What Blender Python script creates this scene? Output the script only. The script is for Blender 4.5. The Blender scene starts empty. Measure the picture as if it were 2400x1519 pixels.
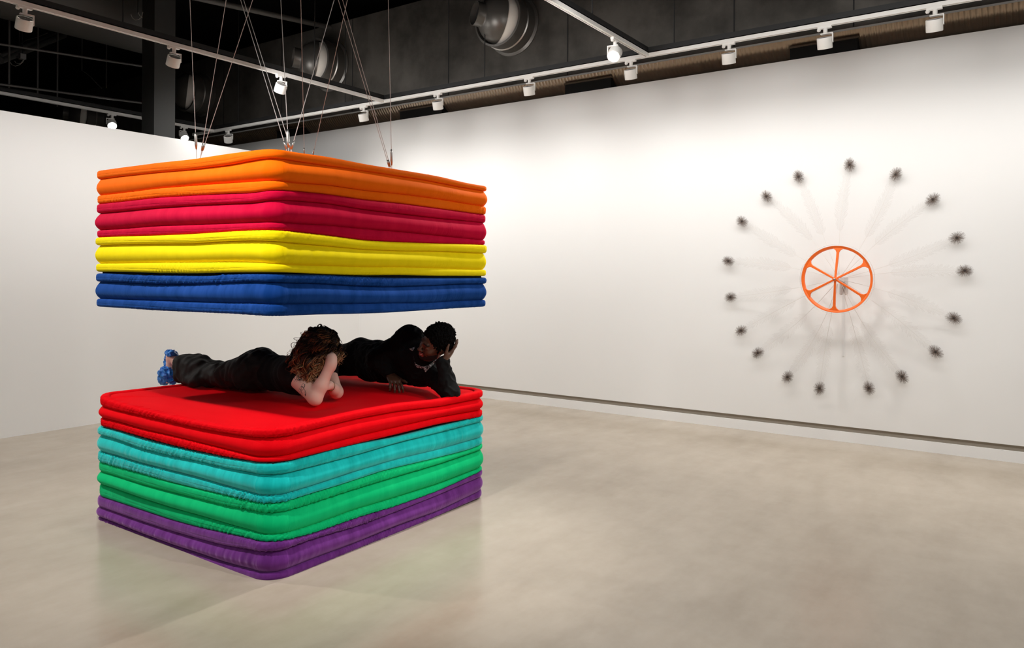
import bpy, math, random
import numpy as np
from mathutils import Matrix, Vector

# ---------------------------------------------------------------- camera, world, exposure
EYE = 1.6
TH = math.radians(34.73)          # the camera looks along this heading; walls run along X and Y
CT, ST = math.cos(TH), math.sin(TH)
FPX, HY, ROLL = 1766.0, 643.6, .0053
SC = bpy.context.scene
COL = SC.collection
cam_d = bpy.data.cameras.new('camera')
cam = bpy.data.objects.new('camera', cam_d)
COL.objects.link(cam)
cam_d.sensor_width = 36.0
cam_d.lens = FPX / 2400 * 36
cam_d.shift_y = -(759.5 - HY) / 2400
cam_d.clip_start = .05
cam.matrix_world = (Matrix.Translation((0, 0, EYE)) @ Matrix.Rotation(TH - math.pi / 2, 4, 'Z')
                    @ Matrix.Rotation(math.pi / 2, 4, 'X') @ Matrix.Rotation(ROLL, 4, 'Z'))
SC.camera = cam
SC.view_settings.view_transform = 'Standard'
SC.view_settings.look = 'None'
SC.view_settings.exposure = 0.55
SC.view_settings.gamma = 1.0
SC.view_settings.use_curve_mapping = False
SC.cycles.use_denoising = True
SC.cycles.max_bounces = 10
SC.cycles.diffuse_bounces = 6
SC.cycles.glossy_bounces = 4
SC.cycles.transmission_bounces = 6
SC.cycles.transparent_max_bounces = 16
SC.cycles.sample_clamp_indirect = 4.0
w = bpy.data.worlds.new('world'); SC.world = w
w.use_nodes = True
w.node_tree.nodes['Background'].inputs[0].default_value = (1, .97, .93, 1)
w.node_tree.nodes['Background'].inputs[1].default_value = .02

# light levels
P_WALL_B, P_WALL_A, P_STACK, P_FILL = 30, 52, 190, 76
P_WASH = 42
WARM = (1.0, .985, .962)

# ---------------------------------------------------------------- pixel helpers (photo pixel -> place)
def ray(px, py):
    x, y = px - 1200, py - HY
    c, s = math.cos(ROLL), math.sin(ROLL)
    xx, yy = c * x + s * y, -s * x + c * y
    l = xx / FPX
    return np.array([CT + ST * l, ST - CT * l, -yy / FPX])
O = np.array([0, 0, EYE])
def onz(px, py, z):
    r = ray(px, py); return O + r * ((z - EYE) / r[2])
def onx(px, py, x):
    r = ray(px, py); return O + r * (x / r[0])
def ony(px, py, y):
    r = ray(px, py); return O + r * (y / r[1])
def ond(px, py, d):
    return O + ray(px, py) * d

# ---------------------------------------------------------------- materials
MATS = {}
def mat(name, col=(.8, .8, .8), rough=.5, metal=0.0, **kw):
    if name in MATS: return MATS[name]
    m = bpy.data.materials.new(name); m.use_nodes = True
    b = m.node_tree.nodes['Principled BSDF']
    b.inputs['Base Color'].default_value = (*col, 1)
    b.inputs['Roughness'].default_value = rough
    b.inputs['Metallic'].default_value = metal
    for k, v in kw.items():
        k = k.replace('_', ' ')
        if k in b.inputs: b.inputs[k].default_value = v
    MATS[name] = m
    return m
def N(m, t, **kw):
    n = m.node_tree.nodes.new(t)
    for k, v in kw.items(): setattr(n, k, v)
    return n
def L(m, a, b): m.node_tree.links.new(a, b)
def noise(m, vec, scale, detail=3, rough=.5, stretch=None):
    if stretch is not None:
        mp = N(m, 'ShaderNodeMapping'); mp.inputs['Scale'].default_value = stretch
        L(m, vec, mp.inputs['Vector']); vec = mp.outputs[0]
    n = N(m, 'ShaderNodeTexNoise'); n.inputs['Scale'].default_value = scale
    n.inputs['Detail'].default_value = detail; n.inputs['Roughness'].default_value = rough
    L(m, vec, n.inputs['Vector'])
    return n.outputs['Fac']
def ramp(m, fac, stops):
    r = N(m, 'ShaderNodeValToRGB')
    e = r.color_ramp.elements
    e[0].position, e[0].color = stops[0][0], (*stops[0][1], 1)
    e[1].position, e[1].color = stops[-1][0], (*stops[-1][1], 1)
    for p, c in stops[1:-1]:
        k = e.new(p); k.color = (*c, 1)
    L(m, fac, r.inputs['Fac'])
    return r.outputs['Color']
def math_node(m, op, a, b=None):
    n = N(m, 'ShaderNodeMath', operation=op)
    for i, v in enumerate((a, b)):
        if v is None: continue
        if isinstance(v, (int, float)): n.inputs[i].default_value = v
        else: L(m, v, n.inputs[i])
    return n.outputs[0]
def bump(m, h, strength, dist):
    b = N(m, 'ShaderNodeBump'); b.inputs['Strength'].default_value = strength
    b.inputs['Distance'].default_value = dist
    L(m, h, b.inputs['Height'])
    L(m, b.outputs[0], m.node_tree.nodes['Principled BSDF'].inputs['Normal'])
def objco(m): return N(m, 'ShaderNodeTexCoord').outputs['Object']
def bsdf(m): return m.node_tree.nodes['Principled BSDF']

def make_floor_mat():
    m = mat('polished_concrete', (.6, .55, .48), .2)
    co = objco(m)
    a = noise(m, co, .55, 6, .6)
    b = noise(m, co, 3.5, 5, .65)
    d = noise(m, co, 1.3, 4, .6, (1, 3, 1))
    s = math_node(m, 'ADD', math_node(m, 'MULTIPLY', a, .45), math_node(m, 'MULTIPLY', b, .2))
    s = math_node(m, 'ADD', s, math_node(m, 'MULTIPLY', d, .25))
    col = ramp(m, s, [(.30, (.36, .295, .22)), (.45, (.45, .38, .295)), (.60, (.52, .445, .355))])
    L(m, col, bsdf(m).inputs['Base Color'])
    r = math_node(m, 'ADD', math_node(m, 'MULTIPLY', b, .14), .15)
    L(m, r, bsdf(m).inputs['Roughness'])
    bsdf(m).inputs['Specular IOR Level'].default_value = .5
    return m
def make_wall_mat():
    m = mat('white_wall_paint', (.86, .85, .835), .7)
    co = objco(m)
    n = noise(m, co, 220, 2)
    bump(m, n, .06, .001)
    return m
def velvet(name, col, sheen, tint, mott=.12):
    m = mat(name, col, .75)
    b = bsdf(m)
    b.inputs['Specular IOR Level'].default_value = .04
    b.inputs['Sheen Weight'].default_value = sheen
    b.inputs['Sheen Roughness'].default_value = .45
    b.inputs['Sheen Tint'].default_value = (*tint, 1)
    uv = N(m, 'ShaderNodeUVMap').outputs[0]
    # nap brushed in vertical strokes
    a = noise(m, uv, 1.0, 4, .6, (14, 3, 1))
    c2 = noise(m, uv, 1.0, 3, .5, (1.3, 2, 1))
    f = math_node(m, 'ADD', math_node(m, 'MULTIPLY', a, .6), math_node(m, 'MULTIPLY', c2, .4))
    hi = tuple(min(1, x * (1 + mott) + mott * .05) for x in col)
    lo = tuple(x * (1 - mott) for x in col)
    L(m, ramp(m, f, [(.35, lo), (.65, hi)]), b.inputs['Base Color'])
    # gathered creases across the seam
    g = noise(m, uv, 1.0, 3, .55, (55, 7, 1))
    mask = noise(m, uv, 1.0, 2, .5, (1.6, 5, 1))
    mk = N(m, 'ShaderNodeMapRange'); L(m, mask, mk.inputs[0])
    mk.inputs[1].default_value = .45; mk.inputs[2].default_value = .62
    h = math_node(m, 'MULTIPLY', g, mk.outputs[0])
    fine = noise(m, objco(m), 500, 2)
    h = math_node(m, 'ADD', h, math_node(m, 'MULTIPLY', fine, .05))
    bump(m, h, .55, .006)
    return m

FLOOR = make_floor_mat(); WALL = make_wall_mat()
BLACKP = mat('black_paint', (.012, .012, .012), .85)
DARKC = mat('dark_ceiling_paint', (.006, .006, .006), .95)
WHITEM = mat('white_powder_coat', (.86, .84, .80), .4)
SLOT = mat('track_slot', (.03, .03, .03), .6)
RECESS = mat('recess_shade_tan', (.30, .26, .21), .8)  # tan colour paints the shade into the gap above the baseboard
STEEL = mat('steel', (.55, .53, .50), .35, 1.0)
CABLE = mat('steel_cable', (.62, .61, .59), .5, .15)

# ---------------------------------------------------------------- object helpers
def link(o, parent=None):
    COL.objects.link(o)
    if parent is not None: o.parent = parent
    return o
def mesh(name, V, F, m, parent=None, smooth=False, uv=None, mats=None, midx=None, angle=None):
    me = bpy.data.meshes.new(name)
    V = np.asarray(V, dtype=np.float64)
    if parent is not None and parent.get('base') is not None:
        V = V - np.array(parent['base'])
    if isinstance(F, np.ndarray):
        me.vertices.add(len(V)); me.vertices.foreach_set('co', V.ravel())
        k = F.shape[1]
        me.loops.add(F.size); me.loops.foreach_set('vertex_index', F.ravel().astype(np.int32))
        me.polygons.add(len(F))
        me.polygons.foreach_set('loop_start', np.arange(len(F), dtype=np.int32) * k)
        me.update(calc_edges=True); me.validate()
    else:
        me.from_pydata([tuple(v) for v in V], [], F)
    me.materials.append(m)
    for x in (mats or []): me.materials.append(x)
    if midx is not None: me.polygons.foreach_set('material_index', np.asarray(midx, dtype=np.int32))
    if uv is not None:
        lay = me.uv_layers.new(name='UVMap')
        li = np.zeros(len(me.loops), dtype=np.int32); me.loops.foreach_get('vertex_index', li)
        lay.data.foreach_set('uv', np.asarray(uv)[li].ravel())
    if smooth or angle is not None:
        me.polygons.foreach_set('use_smooth', np.ones(len(me.polygons), dtype=bool))
        if angle is not None: me.set_sharp_from_angle(angle=math.radians(angle))
    me.update()
    return link(bpy.data.objects.new(name, me), parent)
def tag(o, label=None, cat=None, group=None, kind=None):
    if label: o['label'] = label
    if cat: o['category'] = cat
    if group: o['group'] = group
    if kind: o['kind'] = kind
    return o
def thing(name, label, cat, base, group=None):
    o = bpy.data.objects.new(name, None); COL.objects.link(o)
    o.location = tuple(base); o['base'] = [float(x) for x in base]
    o.empty_display_size = .1
    return tag(o, label, cat, group)
class MB:
    def __init__(s): s.v = []; s.f = []; s.m = []; s.n = 0
    def add(s, V, F, mi=0):
        s.v.append(np.asarray(V, float)); s.f += [tuple(i + s.n for i in f) for f in F]
        s.m += [mi] * len(F); s.n += len(V); return s
    def box(s, lo, hi, mi=0, M=None):
        x0, y0, z0 = lo; x1, y1, z1 = hi
        V = np.array([(x0,y0,z0),(x1,y0,z0),(x1,y1,z0),(x0,y1,z0),(x0,y0,z1),(x1,y0,z1),(x1,y1,z1),(x0,y1,z1)], float)
        if M is not None: V = V @ np.array(M).T
        return s.add(V, [(0,3,2,1),(4,5,6,7),(0,1,5,4),(1,2,6,5),(2,3,7,6),(3,0,4,7)], mi)
    def rev(s, prof, origin, axis, seg=32, mi=0, close=True):
        """profile of (distance along axis, radius)"""
        a = np.array(axis, float); a /= np.linalg.norm(a)
        t = np.array([0, 0, 1.]) if abs(a[2]) < .9 else np.array([1., 0, 0])
        e1 = np.cross(a, t); e1 /= np.linalg.norm(e1); e2 = np.cross(a, e1)
        V = []
        for h, r in prof:
            for k in range(seg):
                q = 2 * math.pi * k / seg
                V.append(np.array(origin) + a * h + r * (math.cos(q) * e1 + math.sin(q) * e2))
        F = []
        n = len(prof)
        for i in range(n - 1):
            for k in range(seg):
                k2 = (k + 1) % seg
                F.append((i*seg+k, i*seg+k2, (i+1)*seg+k2, (i+1)*seg+k))
        if close:
            F.append(tuple(range(seg))[::-1]); F.append(tuple((n-1)*seg + k for k in range(seg)))
        return s.add(V, F, mi)
    def tube(s, pts, r, seg=8, mi=0):
        P = np.asarray(pts, float); n = len(P)
        rr = np.full(n, r) if np.isscalar(r) else np.asarray(r)
        T = np.gradient(P, axis=0); T /= np.linalg.norm(T, axis=1)[:, None] + 1e-12
        up = np.array([0, 0, 1.]) if abs(T[0][2]) < .9 else np.array([1., 0, 0])
        e = np.cross(T[0], up); e /= np.linalg.norm(e)
        V = []
        for i in range(n):
            e = e - T[i] * e.dot(T[i]); e /= np.linalg.norm(e); b = np.cross(T[i], e)
            for k in range(seg):
                q = 2 * math.pi * k / seg
                V.append(P[i] + rr[i] * (math.cos(q) * e + math.sin(q) * b))
        F = [(i*seg+k, i*seg+(k+1)%seg, (i+1)*seg+(k+1)%seg, (i+1)*seg+k) for i in range(n-1) for k in range(seg)]
        F.append(tuple(range(seg))[::-1]); F.append(tuple((n-1)*seg+k for k in range(seg)))
        return s.add(V, F, mi)
    def build(s, name, m, parent=None, mats=None, **kw):
        V = np.concatenate(s.v)
        return mesh(name, V, s.f, m, parent, mats=mats, midx=s.m if mats else None, **kw)
def A_(*p): return np.array(p, float)
def struct(o): o['kind'] = 'structure'; return o
def boxm(name, lo, hi, m): return struct(MB().box(lo, hi).build(name, m))

# ---------------------------------------------------------------- the room
WB, WBZ = 7.81, 3.77        # right-hand wall plane and height
WA, WAZ = 8.14, 3.147       # left-hand (far) partition plane and height
boxm('floor', (-8, -8, -.2), (12, 21, 0), FLOOR)
boxm('ceiling', (-8, -8, 6.2), (12, 21, 6.4), DARKC)
boxm('wall_right', (WB, -8, .15), (WB + .18, 18, WBZ), WALL)
boxm('trim_1', (WB + .022, -8, .098), (WB + .18, 18, .15), RECESS)
boxm('baseboard_right', (WB + .002, -8, 0), (WB + .18, 18, .098), WALL)
boxm('wall_left', (-8, WA, 0), (WB, WA + .2, WAZ), WALL)
boxm('wall_behind_camera', (-8.2, -8, 0), (-8, 21, 6.2), WALL)
boxm('wall_front', (-8, -8.2, 0), (12, -8, 6.2), WALL)
boxm('wall_outer_right', (10.2, -8, 0), (10.4, 21, 6.2), BLACKP)
boxm('wall_outer_left', (-8, 20.8, 0), (12, 21, 6.2), BLACKP)
# black column behind the partition
c0 = ony(361, 300, 8.62); cr = ony(410, 300, 8.62); cl = onx(332, 300, c0[0])
cb = MB().box((c0[0], 8.62, 0), (cr[0], max(cl[1], 8.8), 6.2))
struct(cb.build('column', mat('column_paint', (.04, .04, .038), .5)))

# ---------------------------------------------------------------- ducts and ceiling services
DUCTM = mat('painted_duct_metal', (.035, .032, .028), .38, .35)
def dm():
    m = DUCTM; co = objco(m)
    n = noise(m, co, 1.4, 6, .65)
    L(m, ramp(m, n, [(.35, (.045, .041, .036)), (.65, (.11, .10, .088))]), bsdf(m).inputs['Base Color'])
    L(m, math_node(m, 'ADD', math_node(m, 'MULTIPLY', n, .35), .22), bsdf(m).inputs['Roughness'])
dm()
BX = 7.10
duct = thing('rectangular_air_duct', 'large dark rectangular air duct with round jet nozzles, high above the white walls', 'air duct', (BX, 6, 3.78))
MB().box((BX, -8, 3.775), (BX + .06, 17.5, 5.03)).build('duct_body', DUCTM, duct)
for px in (405, 525, 660, 826, 1051, 1330, 1720, 2000):
    v = onx(px, 200, BX)[1]
    MB().box((BX - .004, v - .006, 3.78), (BX + .002, v + .006, 5.025)).build('panel_seam', BLACKP, duct)
NOZ = mat('nozzle_metal', (.12, .112, .102), .35, .5)
NOZL = mat('nozzle_pale_lining', (.80, .76, .70), .5)
for v in (4.92, 7.97, 10.97, 14.3):
    c = np.array([BX, v, 4.45])
    aim = np.array([-.85, .50, .10]); aim /= np.linalg.norm(aim)
    def sub(o): o.data.transform(Matrix.Translation(-Vector(duct['base']))); return o
    o = MB().rev([(0, .345), (.015, .345), (.03, .315), (.29, .300), (.29, .312), (.32, .312), (.325, .290), (.28, .280)], c, (-1, 0, 0), 56, close=False).build('jet_nozzle', NOZ, duct, angle=35)
    sub(MB().rev([(-.010, .305), (.0, .318), (.012, .306)], c + A_(-.16, 0, 0), (-1, 0, 0), 48, close=False).build('clamp_ring', STEEL, o, angle=40))
    b = c + A_(-.22, 0, 0)
    sub(MB().rev([(.274 * math.cos(q), .274 * math.sin(q)) for q in np.radians(np.arange(20, 130, 6))], b, aim, 56, close=False).build('pale_ball', NOZL, o, smooth=True))
    pr = [(.280 * math.cos(q), .280 * math.sin(q)) for q in np.radians(np.arange(80, 27, -4))] + [(.25, .130), (.34, .134), (.34, .126), (.14, .122)]
    sub(MB().rev(pr, b, aim, 56, close=False).build('eyeball_outlet', NOZ, o, angle=40))
    sub(MB().rev([(.275, .126), (.276, .001)], b, aim, 40, close=False).build('throat_interior', BLACKP, o))

# spiral duct above the right wall
SPM = mat('spiral_duct_metal', (.42, .335, .26), .3, .75)
sp = thing('spiral_air_duct', 'long brown ribbed spiral air duct running above the right white wall', 'air duct', (8.16, 5, 3.79))
def spiral():
    r0, cx, cz = .40, 8.16, 4.19
    seg = 40; y0, y1 = -6.0, 13.3
    pitch = .045
    n = int((y1 - y0) / (pitch / 6))
    ys = np.linspace(y0, y1, n + 1)
    ang = np.linspace(0, 2 * np.pi, seg, endpoint=False)
    Y, A = np.meshgrid(ys, ang, indexing='ij')
    ph = (Y / pitch + A / (2 * np.pi)) % 1.0
    rib = np.exp(-((ph - .5) / .13) ** 2) * .005
    bow = .0015 * np.sin(ph * np.pi)
    R = r0 + rib + bow
    V = np.stack([cx + R * np.cos(A), Y, cz + R * np.sin(A)], -1).reshape(-1, 3)
    i, k = np.meshgrid(np.arange(n), np.arange(seg), indexing='ij')
    k2 = (k + 1) % seg
    F = np.stack([i*seg+k, i*seg+k2, (i+1)*seg+k2, (i+1)*seg+k], -1).reshape(-1, 4)
    return V, F
V, F = spiral(); mesh('duct_tube', V, F, SPM, sp, smooth=True)
GR = mat('vent_black', (.004, .004, .004), .9)
for xa, xb, ya in ((650, 712, 298), (938, 1036, 262), (1325, 1432, 209), (1852, 2010, 117)):
    a = onx(xa, ya, 7.85); b = onx(xb, ya - 15, 7.85)
    y0, y1 = min(a[1], b[1]), max(a[1], b[1])
    vb = MB().box((7.845, y0, 3.772), (8.05, y1, 3.895)).build('vent_register', GR, sp)
    fr = MB().box((7.83, y0 - .012, 3.895), (8.0, y1 + .012, 3.912)).build('register_flange', SPM, vb)
    fr.data.transform(Matrix.Translation(-Vector(sp['base'])))

# wide painted cross duct upper left, conduits, rods
BEAM = mat('painted_beam', (.08, .077, .072), .55)
RB = .40; VB = 9.6
a = ony(0, 58, VB); b = ony(333, 110, VB)
zb = (a[2] + b[2]) / 2
ux = onx(360, 110, ony(360, 110, 9.4)[0])[0]
o = MB().rev([(0, RB), (ux + 6, RB)], (-6, VB, zb + RB + .01), (1, 0, 0), 48).build('painted_cross_duct', BEAM, angle=40)
tag(o, 'long dark grey cross duct ending at the black column, upper left', 'air duct')
PIPE = mat('grey_conduit', (.11, .105, .10), .45, .3)
def pipe(name, label, cat, p, q, r, m=PIPE, group=None):
    o = MB().tube([p, (np.array(p) + np.array(q)) / 2, q], r, 12).build(name, m, angle=40)
    return tag(o, label, cat, group)
pipe('conduit_pipe', 'thin dark horizontal conduit above the left partition, upper one', 'pipe', ony(-300, 57, 9.3), ony(345, 157, 9.3), .013)
pipe('conduit_pipe', 'thin dark horizontal conduit just above the lit track at left', 'pipe', ony(-300, 158, 9.75), ony(345, 243, 9.75), .014)
pipe('conduit_pipe', 'dark cable tray pipe crossing above the hanging wires, top centre', 'pipe', ony(430, -12, 8.0), ony(800, 70, 8.0), .035, BEAM)
dp = thing('sprinkler_pipe_pair', 'pair of parallel grey pipes slanting below the cross duct, upper left', 'pipe', tuple(ond(80, 110, 11)))
for k, (p, q) in enumerate((((0, 142), (150, 82)), ((0, 130), (144, 76)))):
    A, B = ond(*p, 10.2), ond(*q, 12.4)
    MB().tube([A, (A + B) / 2, B], .05 if k == 0 else .035, 14).build('pipe_run', PIPE, dp, angle=40)
jb = thing('junction_box', 'small grey junction box with loose looping white wires, upper left', 'junction box', tuple(ond(45, 130, 10)))
c = ond(52, 133, 10)
MB().box(c - .035, c + .035).build('box_body', mat('zinc', (.3, .3, .3), .5, .3), jb)
c2 = ond(40, 134, 10); MB().tube([c2, (c + c2) / 2, c], .018, 10).build('socket', PIPE, jb)
WIRE = mat('white_wire', (.5, .48, .45), .5)
for (xs, ys) in (([24, 28, 36, 46, 54, 57], [146, 152, 155, 152, 145, 138]), ([34, 38, 44, 50, 55], [143, 148, 150, 147, 140])):
    P = [ond(x, y, 10) for x, y in zip(xs, ys)]
    MB().tube(P, .0035, 6).build('loose_wire', WIRE, jb)
p = np.array(ond(52, 133, 10)); MB().tube([p, p + A_(0, 0, 1), (p[0], p[1], 6.19)], .006, 6).build('support_stem', BLACKP, jb)
jb2 = thing('hanging_wire_loop', 'thin white wire loop hanging beside the black column, upper left', 'wire', tuple(ond(315, 38, 9)))
for (xs, ys) in (([302, 305, 312, 320, 327, 330], [34, 42, 47, 46, 40, 28]), ([318, 322, 329], [28, 36, 42])):
    P = [ond(x + 5, y, 9.0) for x, y in zip(xs, ys)]
    MB().tube(P, .003, 6).build('wire_strand', WIRE, jb2)
p = np.array(ond(323, 30, 9.0)); MB().tube([p, p + A_(0, 0, .5), (p[0], p[1], 6.19)], .004, 6).build('support_stem', BLACKP, jb2)
for (xs, ys, lab) in (([192, 200, 212, 225, 238], [166, 170, 180, 194, 207], 'thin curved cable in the dark above the lit left track'),
                      ([45, 62, 85, 112], [105, 94, 88, 77], 'thin curved cable beside the slanting grey pipes, upper left'),
                      ([236, 262, 286], [26, 17, 7], 'short straight pale rod in the dark above the front track')):
    P = [ond(x, y, 11) for x, y in zip(xs, ys)]
    P = [np.array([P[0][0], P[0][1], 6.19])] + P
    tag(MB().tube(P, .005, 6).build('loose_cable', PIPE), lab, 'cable')
for px, ybot, v, lab in ((21, 208, 10.06, 'thin dark hanging rod farthest left, reaching the lit rear track'),
                         (88, 230, 10.9, 'thin dark hanging rod second from the left, above the rear track'),
                         (134, 250, 11.3, 'thin dark hanging rod third from the left, above the rear track'),
                         (249, 206, 13.0, 'faint dark hanging rod between the rear track lamp and the pipes')):
    p = ony(px, ybot, v); q = p.copy(); q[2] = 6.18
    tag(MB().tube([p, (p + q) / 2, q], .012, 8).build('hanging_rod', PIPE), lab, 'rod', 'dark ceiling rods at upper left')

# ---------------------------------------------------------------- track rails
ZT = 3.70                        # underside of the rails
TBX, T1Y, T2Y, T3Y = 6.70, 6.57, 3.07, 10.06
CARR = mat('black_carrier', (.01, .01, .01), .6)
def rail(label, p, q):
    """p, q: ends on the centre line (z = underside)"""
    p = np.array(p, float); q = np.array(q, float)
    t = thing('track_rail', label, 'track rail', (p + q) / 2, 'white lighting tracks')
    ax = 0 if abs(q[0] - p[0]) > abs(q[1] - p[1]) else 1
    def bx(mb, o0, o1, z0, z1, mi=0, e=0):
        lo = np.array([0., 0, 0]); hi = lo.copy()
        lo[ax], hi[ax] = min(p[ax], q[ax]) - e, max(p[ax], q[ax]) + e
        lo[1-ax], hi[1-ax] = p[1-ax] + o0, p[1-ax] + o1
        lo[2], hi[2] = p[2] + z0, p[2] + z1
        mb.box(lo, hi, mi)
    m = MB(); bx(m, -.019, -.0125, 0, .042); bx(m, .0125, .019, 0, .042); bx(m, -.019, .019, .034, .042)
    bx(m, -.0035, .0035, .003, .030)
    m.build('white_channel', WHITEM, t)
    m = MB(); bx(m, -.0125, .0125, .012, .030); m.build('contact_insert', SLOT, t)
    m = MB(); bx(m, -.016, .016, .042, .09); m.build('black_carrier', CARR, t)
    L_ = abs(q[ax] - p[ax]); k = max(2, int(L_ / 2.0))
    for i in range(k):
        c = p + (q - p) * ((i + .5) / k); MB().tube([c + (0, 0, .08), c + (0, 0, 1.3), c + (0, 0, 2.49)], .006, 6).build('drop_rod', CARR, t)
    return t
rail('long white lighting track parallel to the right wall', (TBX, -5, ZT), (TBX, 10.6, ZT))
rail('white lighting track crossing above the hanging stack from upper left', (-4, T1Y, ZT), (TBX - .02, T1Y, ZT))
rail('short white lighting track at top right of centre, meeting the long one', (-2, T2Y, ZT), (TBX - .02, T2Y, ZT))
rail('white lighting track furthest back, partly behind the black column', (-4, T3Y, ZT), (TBX - .02, T3Y, ZT))

# ---------------------------------------------------------------- track spotlights
LENS = mat('lamp_lens', (.9, .88, .85), .3)
LENS_ON = mat('lit_lamp_lens', (1, 1, 1), .3)
bsdf(LENS_ON).inputs['Emission Color'].default_value = (1, .97, .92, 1)
bsdf(LENS_ON).inputs['Emission Strength'].default_value = 60
bsdf(LENS).inputs['Emission Color'].default_value = (1, .97, .92, 1)
bsdf(LENS).inputs['Emission Strength'].default_value = 25
DARKTOP = mat('lamp_heat_sink', (.16, .15, .145), .6)
def proto_spot():
    t = thing('track_spotlight', 'x', 'spotlight', (0, 0, 0), 'white track spotlights')
    del t['base']
    MB().box((-.016, -.055, -.018), (.016, .055, .006)).build('track_adapter', WHITEM, t)
    kn = MB().rev([(0, .014), (.012, .016), (.02, .010)], (0, .047, -.016), (0, 0, -1), 16).build('adapter_knob', WHITEM, t, angle=40)
    MB().rev([(0, .017), (.04, .017), (.045, .012)], (0, -.005, -.015), (0, 0, -1), 16).build('stem', WHITEM, t, angle=40)
    y = MB()
    y.box((-.032, -.016, -.068), (.066, .016, -.060)).box((.060, -.014, -.140), (.067, .014, -.062))
    y.build('yoke', WHITEM, t)
    h = MB()
    h.rev([(.040, .050), (.043, .0575), (.040, .0595), (.030, .0600), (-.046, .0600), (-.050, .0585), (-.050, .052), (-.044, .050)], (0, 0, 0), (0, 0, 1), 40, close=False)
    o = h.build('lamp_head', WHITEM, t, angle=35); o.location = (0, 0, -.135)
    MB().rev([(.041, .0515), (.042, .001)], (0, 0, 0), (0, 0, 1), 40, close=False).build('heat_sink', DARKTOP, o)
    MB().rev([(-.0445, .051), (-.045, .001)], (0, 0, 0), (0, 0, 1), 32, close=False).build('lens', LENS, o)
    return t
SPOT = proto_spot(); used = []
def copy_tree(o, parent=None):
    c = o.copy(); COL.objects.link(c); c.parent = parent
    for ch in o.children: copy_tree(ch, c)
    return c
def lamp(loc, direction, power, angle=80, blend=1.0, size=.06, col=WARM, name='lamp_light', parent=None):
    ld = bpy.data.lights.new(name, 'SPOT'); ld.energy = power; ld.spot_size = math.radians(angle)
    ld.spot_blend = blend; ld.shadow_soft_size = size; ld.color = col
    o = bpy.data.objects.new(name, ld); COL.objects.link(o)
    o.location = tuple(loc); o.rotation_euler = Vector(direction).to_track_quat('-Z', 'Y').to_euler()
    return o
def spot(label, loc, d, power, axis=1, lit=False, angle=80, ycaw=None):
    t = SPOT if not used else copy_tree(SPOT)
    used.append(1)
    t['label'] = label
    t.location = loc
    t.rotation_euler = (0, 0, 0 if axis == 1 else math.pi / 2)
    d = np.array(d, float); d /= np.linalg.norm(d)
    head = [c for c in t.children if c.name.startswith('lamp_head')][0]
    yoke = [c for c in t.children if c.name.startswith('yoke')][0]
    rz = t.rotation_euler.z
    yaw = math.atan2(d[1], d[0]) - math.pi / 2        # yoke arm beside the head
    tilt = math.acos(max(-1, min(1, -d[2])))
    yoke.rotation_euler = (0, 0, yaw - rz)
    # head local -Z points along d
    q = Vector((-d[0], -d[1], -d[2])).to_track_quat('Z', 'Y')
    head.rotation_euler = (Matrix.Rotation(-rz, 3, 'Z') @ q.to_matrix()).to_euler()
    if lit:
        for s in head.children:
            if s.name.startswith('lens'):
                s.data = s.data.copy(); s.data.materials[0] = LENS_ON
    c = np.array(loc) + (0, 0, -.135) + d * .06
    lamp(c, d, power, angle)
    return t
names_b = [(535, 'smallest track spotlight near the far corner of the right wall'),
           (852, 'track spotlight above the right end of the cables, where two tracks meet'),
           (1026, 'track spotlight between the two leftmost black duct openings'),
           (1240, 'track spotlight on the long track left of the glaring lamp'),
           (1478, 'track spotlight just below the glaring lamp at the track junction'),
           (1708, 'track spotlight on the long track above the wheel, to its left'),
           (1933, 'track spotlight in front of the rightmost black duct opening'),
           (2190, 'largest and rightmost track spotlight on the long track')]
for k, (px, lab) in enumerate(names_b):
    py = {535: 290, 852: 240, 1026: 225, 1240: 186, 1478: 145, 1708: 103, 1933: 62, 2190: 15}[px]
    p = onx(px, py, TBX)
    dv = {535: .9, 852: .15, 1026: .25, 1240: .2, 1478: .1, 1708: .1, 1933: 0, 2190: 0}[px]
    spot(lab, (TBX, p[1], ZT), (.38, dv * .4, -1), P_WALL_B * {535: 1.5, 852: 1.5, 1026: 1.4, 1240: 1.3, 1478: 1.2, 1708: 1.05, 1933: .85, 2190: .75}[px], axis=1, angle=150)
for v in (-.3, -1.6, -3.0):
    lamp((TBX, v, ZT - .2), (.38, 0, -1), P_WALL_B * .8, 150)
for px, py, lab in ((57, 18, 'leftmost track spotlight at the top left corner of the photo'),
                    (407, 108, 'track spotlight hanging in front of the black column'),
                    (658, 178, 'track spotlight amid the hanging cables above the orange mattress')):
    p = ony(px, py, T1Y)
    spot(lab, (p[0], T1Y, ZT), (.10, .62, -1), P_WALL_A, axis=0, angle=150)
p = ony(1441, 95, T2Y); spot('glaring lit track spotlight pointing left, top centre right', (p[0], T2Y, ZT), (-.78, -.12, -.72), P_STACK, axis=0, lit=True, angle=85)
p = ony(262, 262, T3Y); spot('glaring lit track spotlight above the left partition, left of the column', (p[0], T3Y, ZT), (-.25, -.75, -.62), 25, axis=0, lit=True)
p = ony(431, 298, T3Y); spot('glaring lit track spotlight on the rear track, right of the column', (p[0], T3Y, ZT), (-.1, -.7, -.75), 25, axis=0, lit=True)

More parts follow.
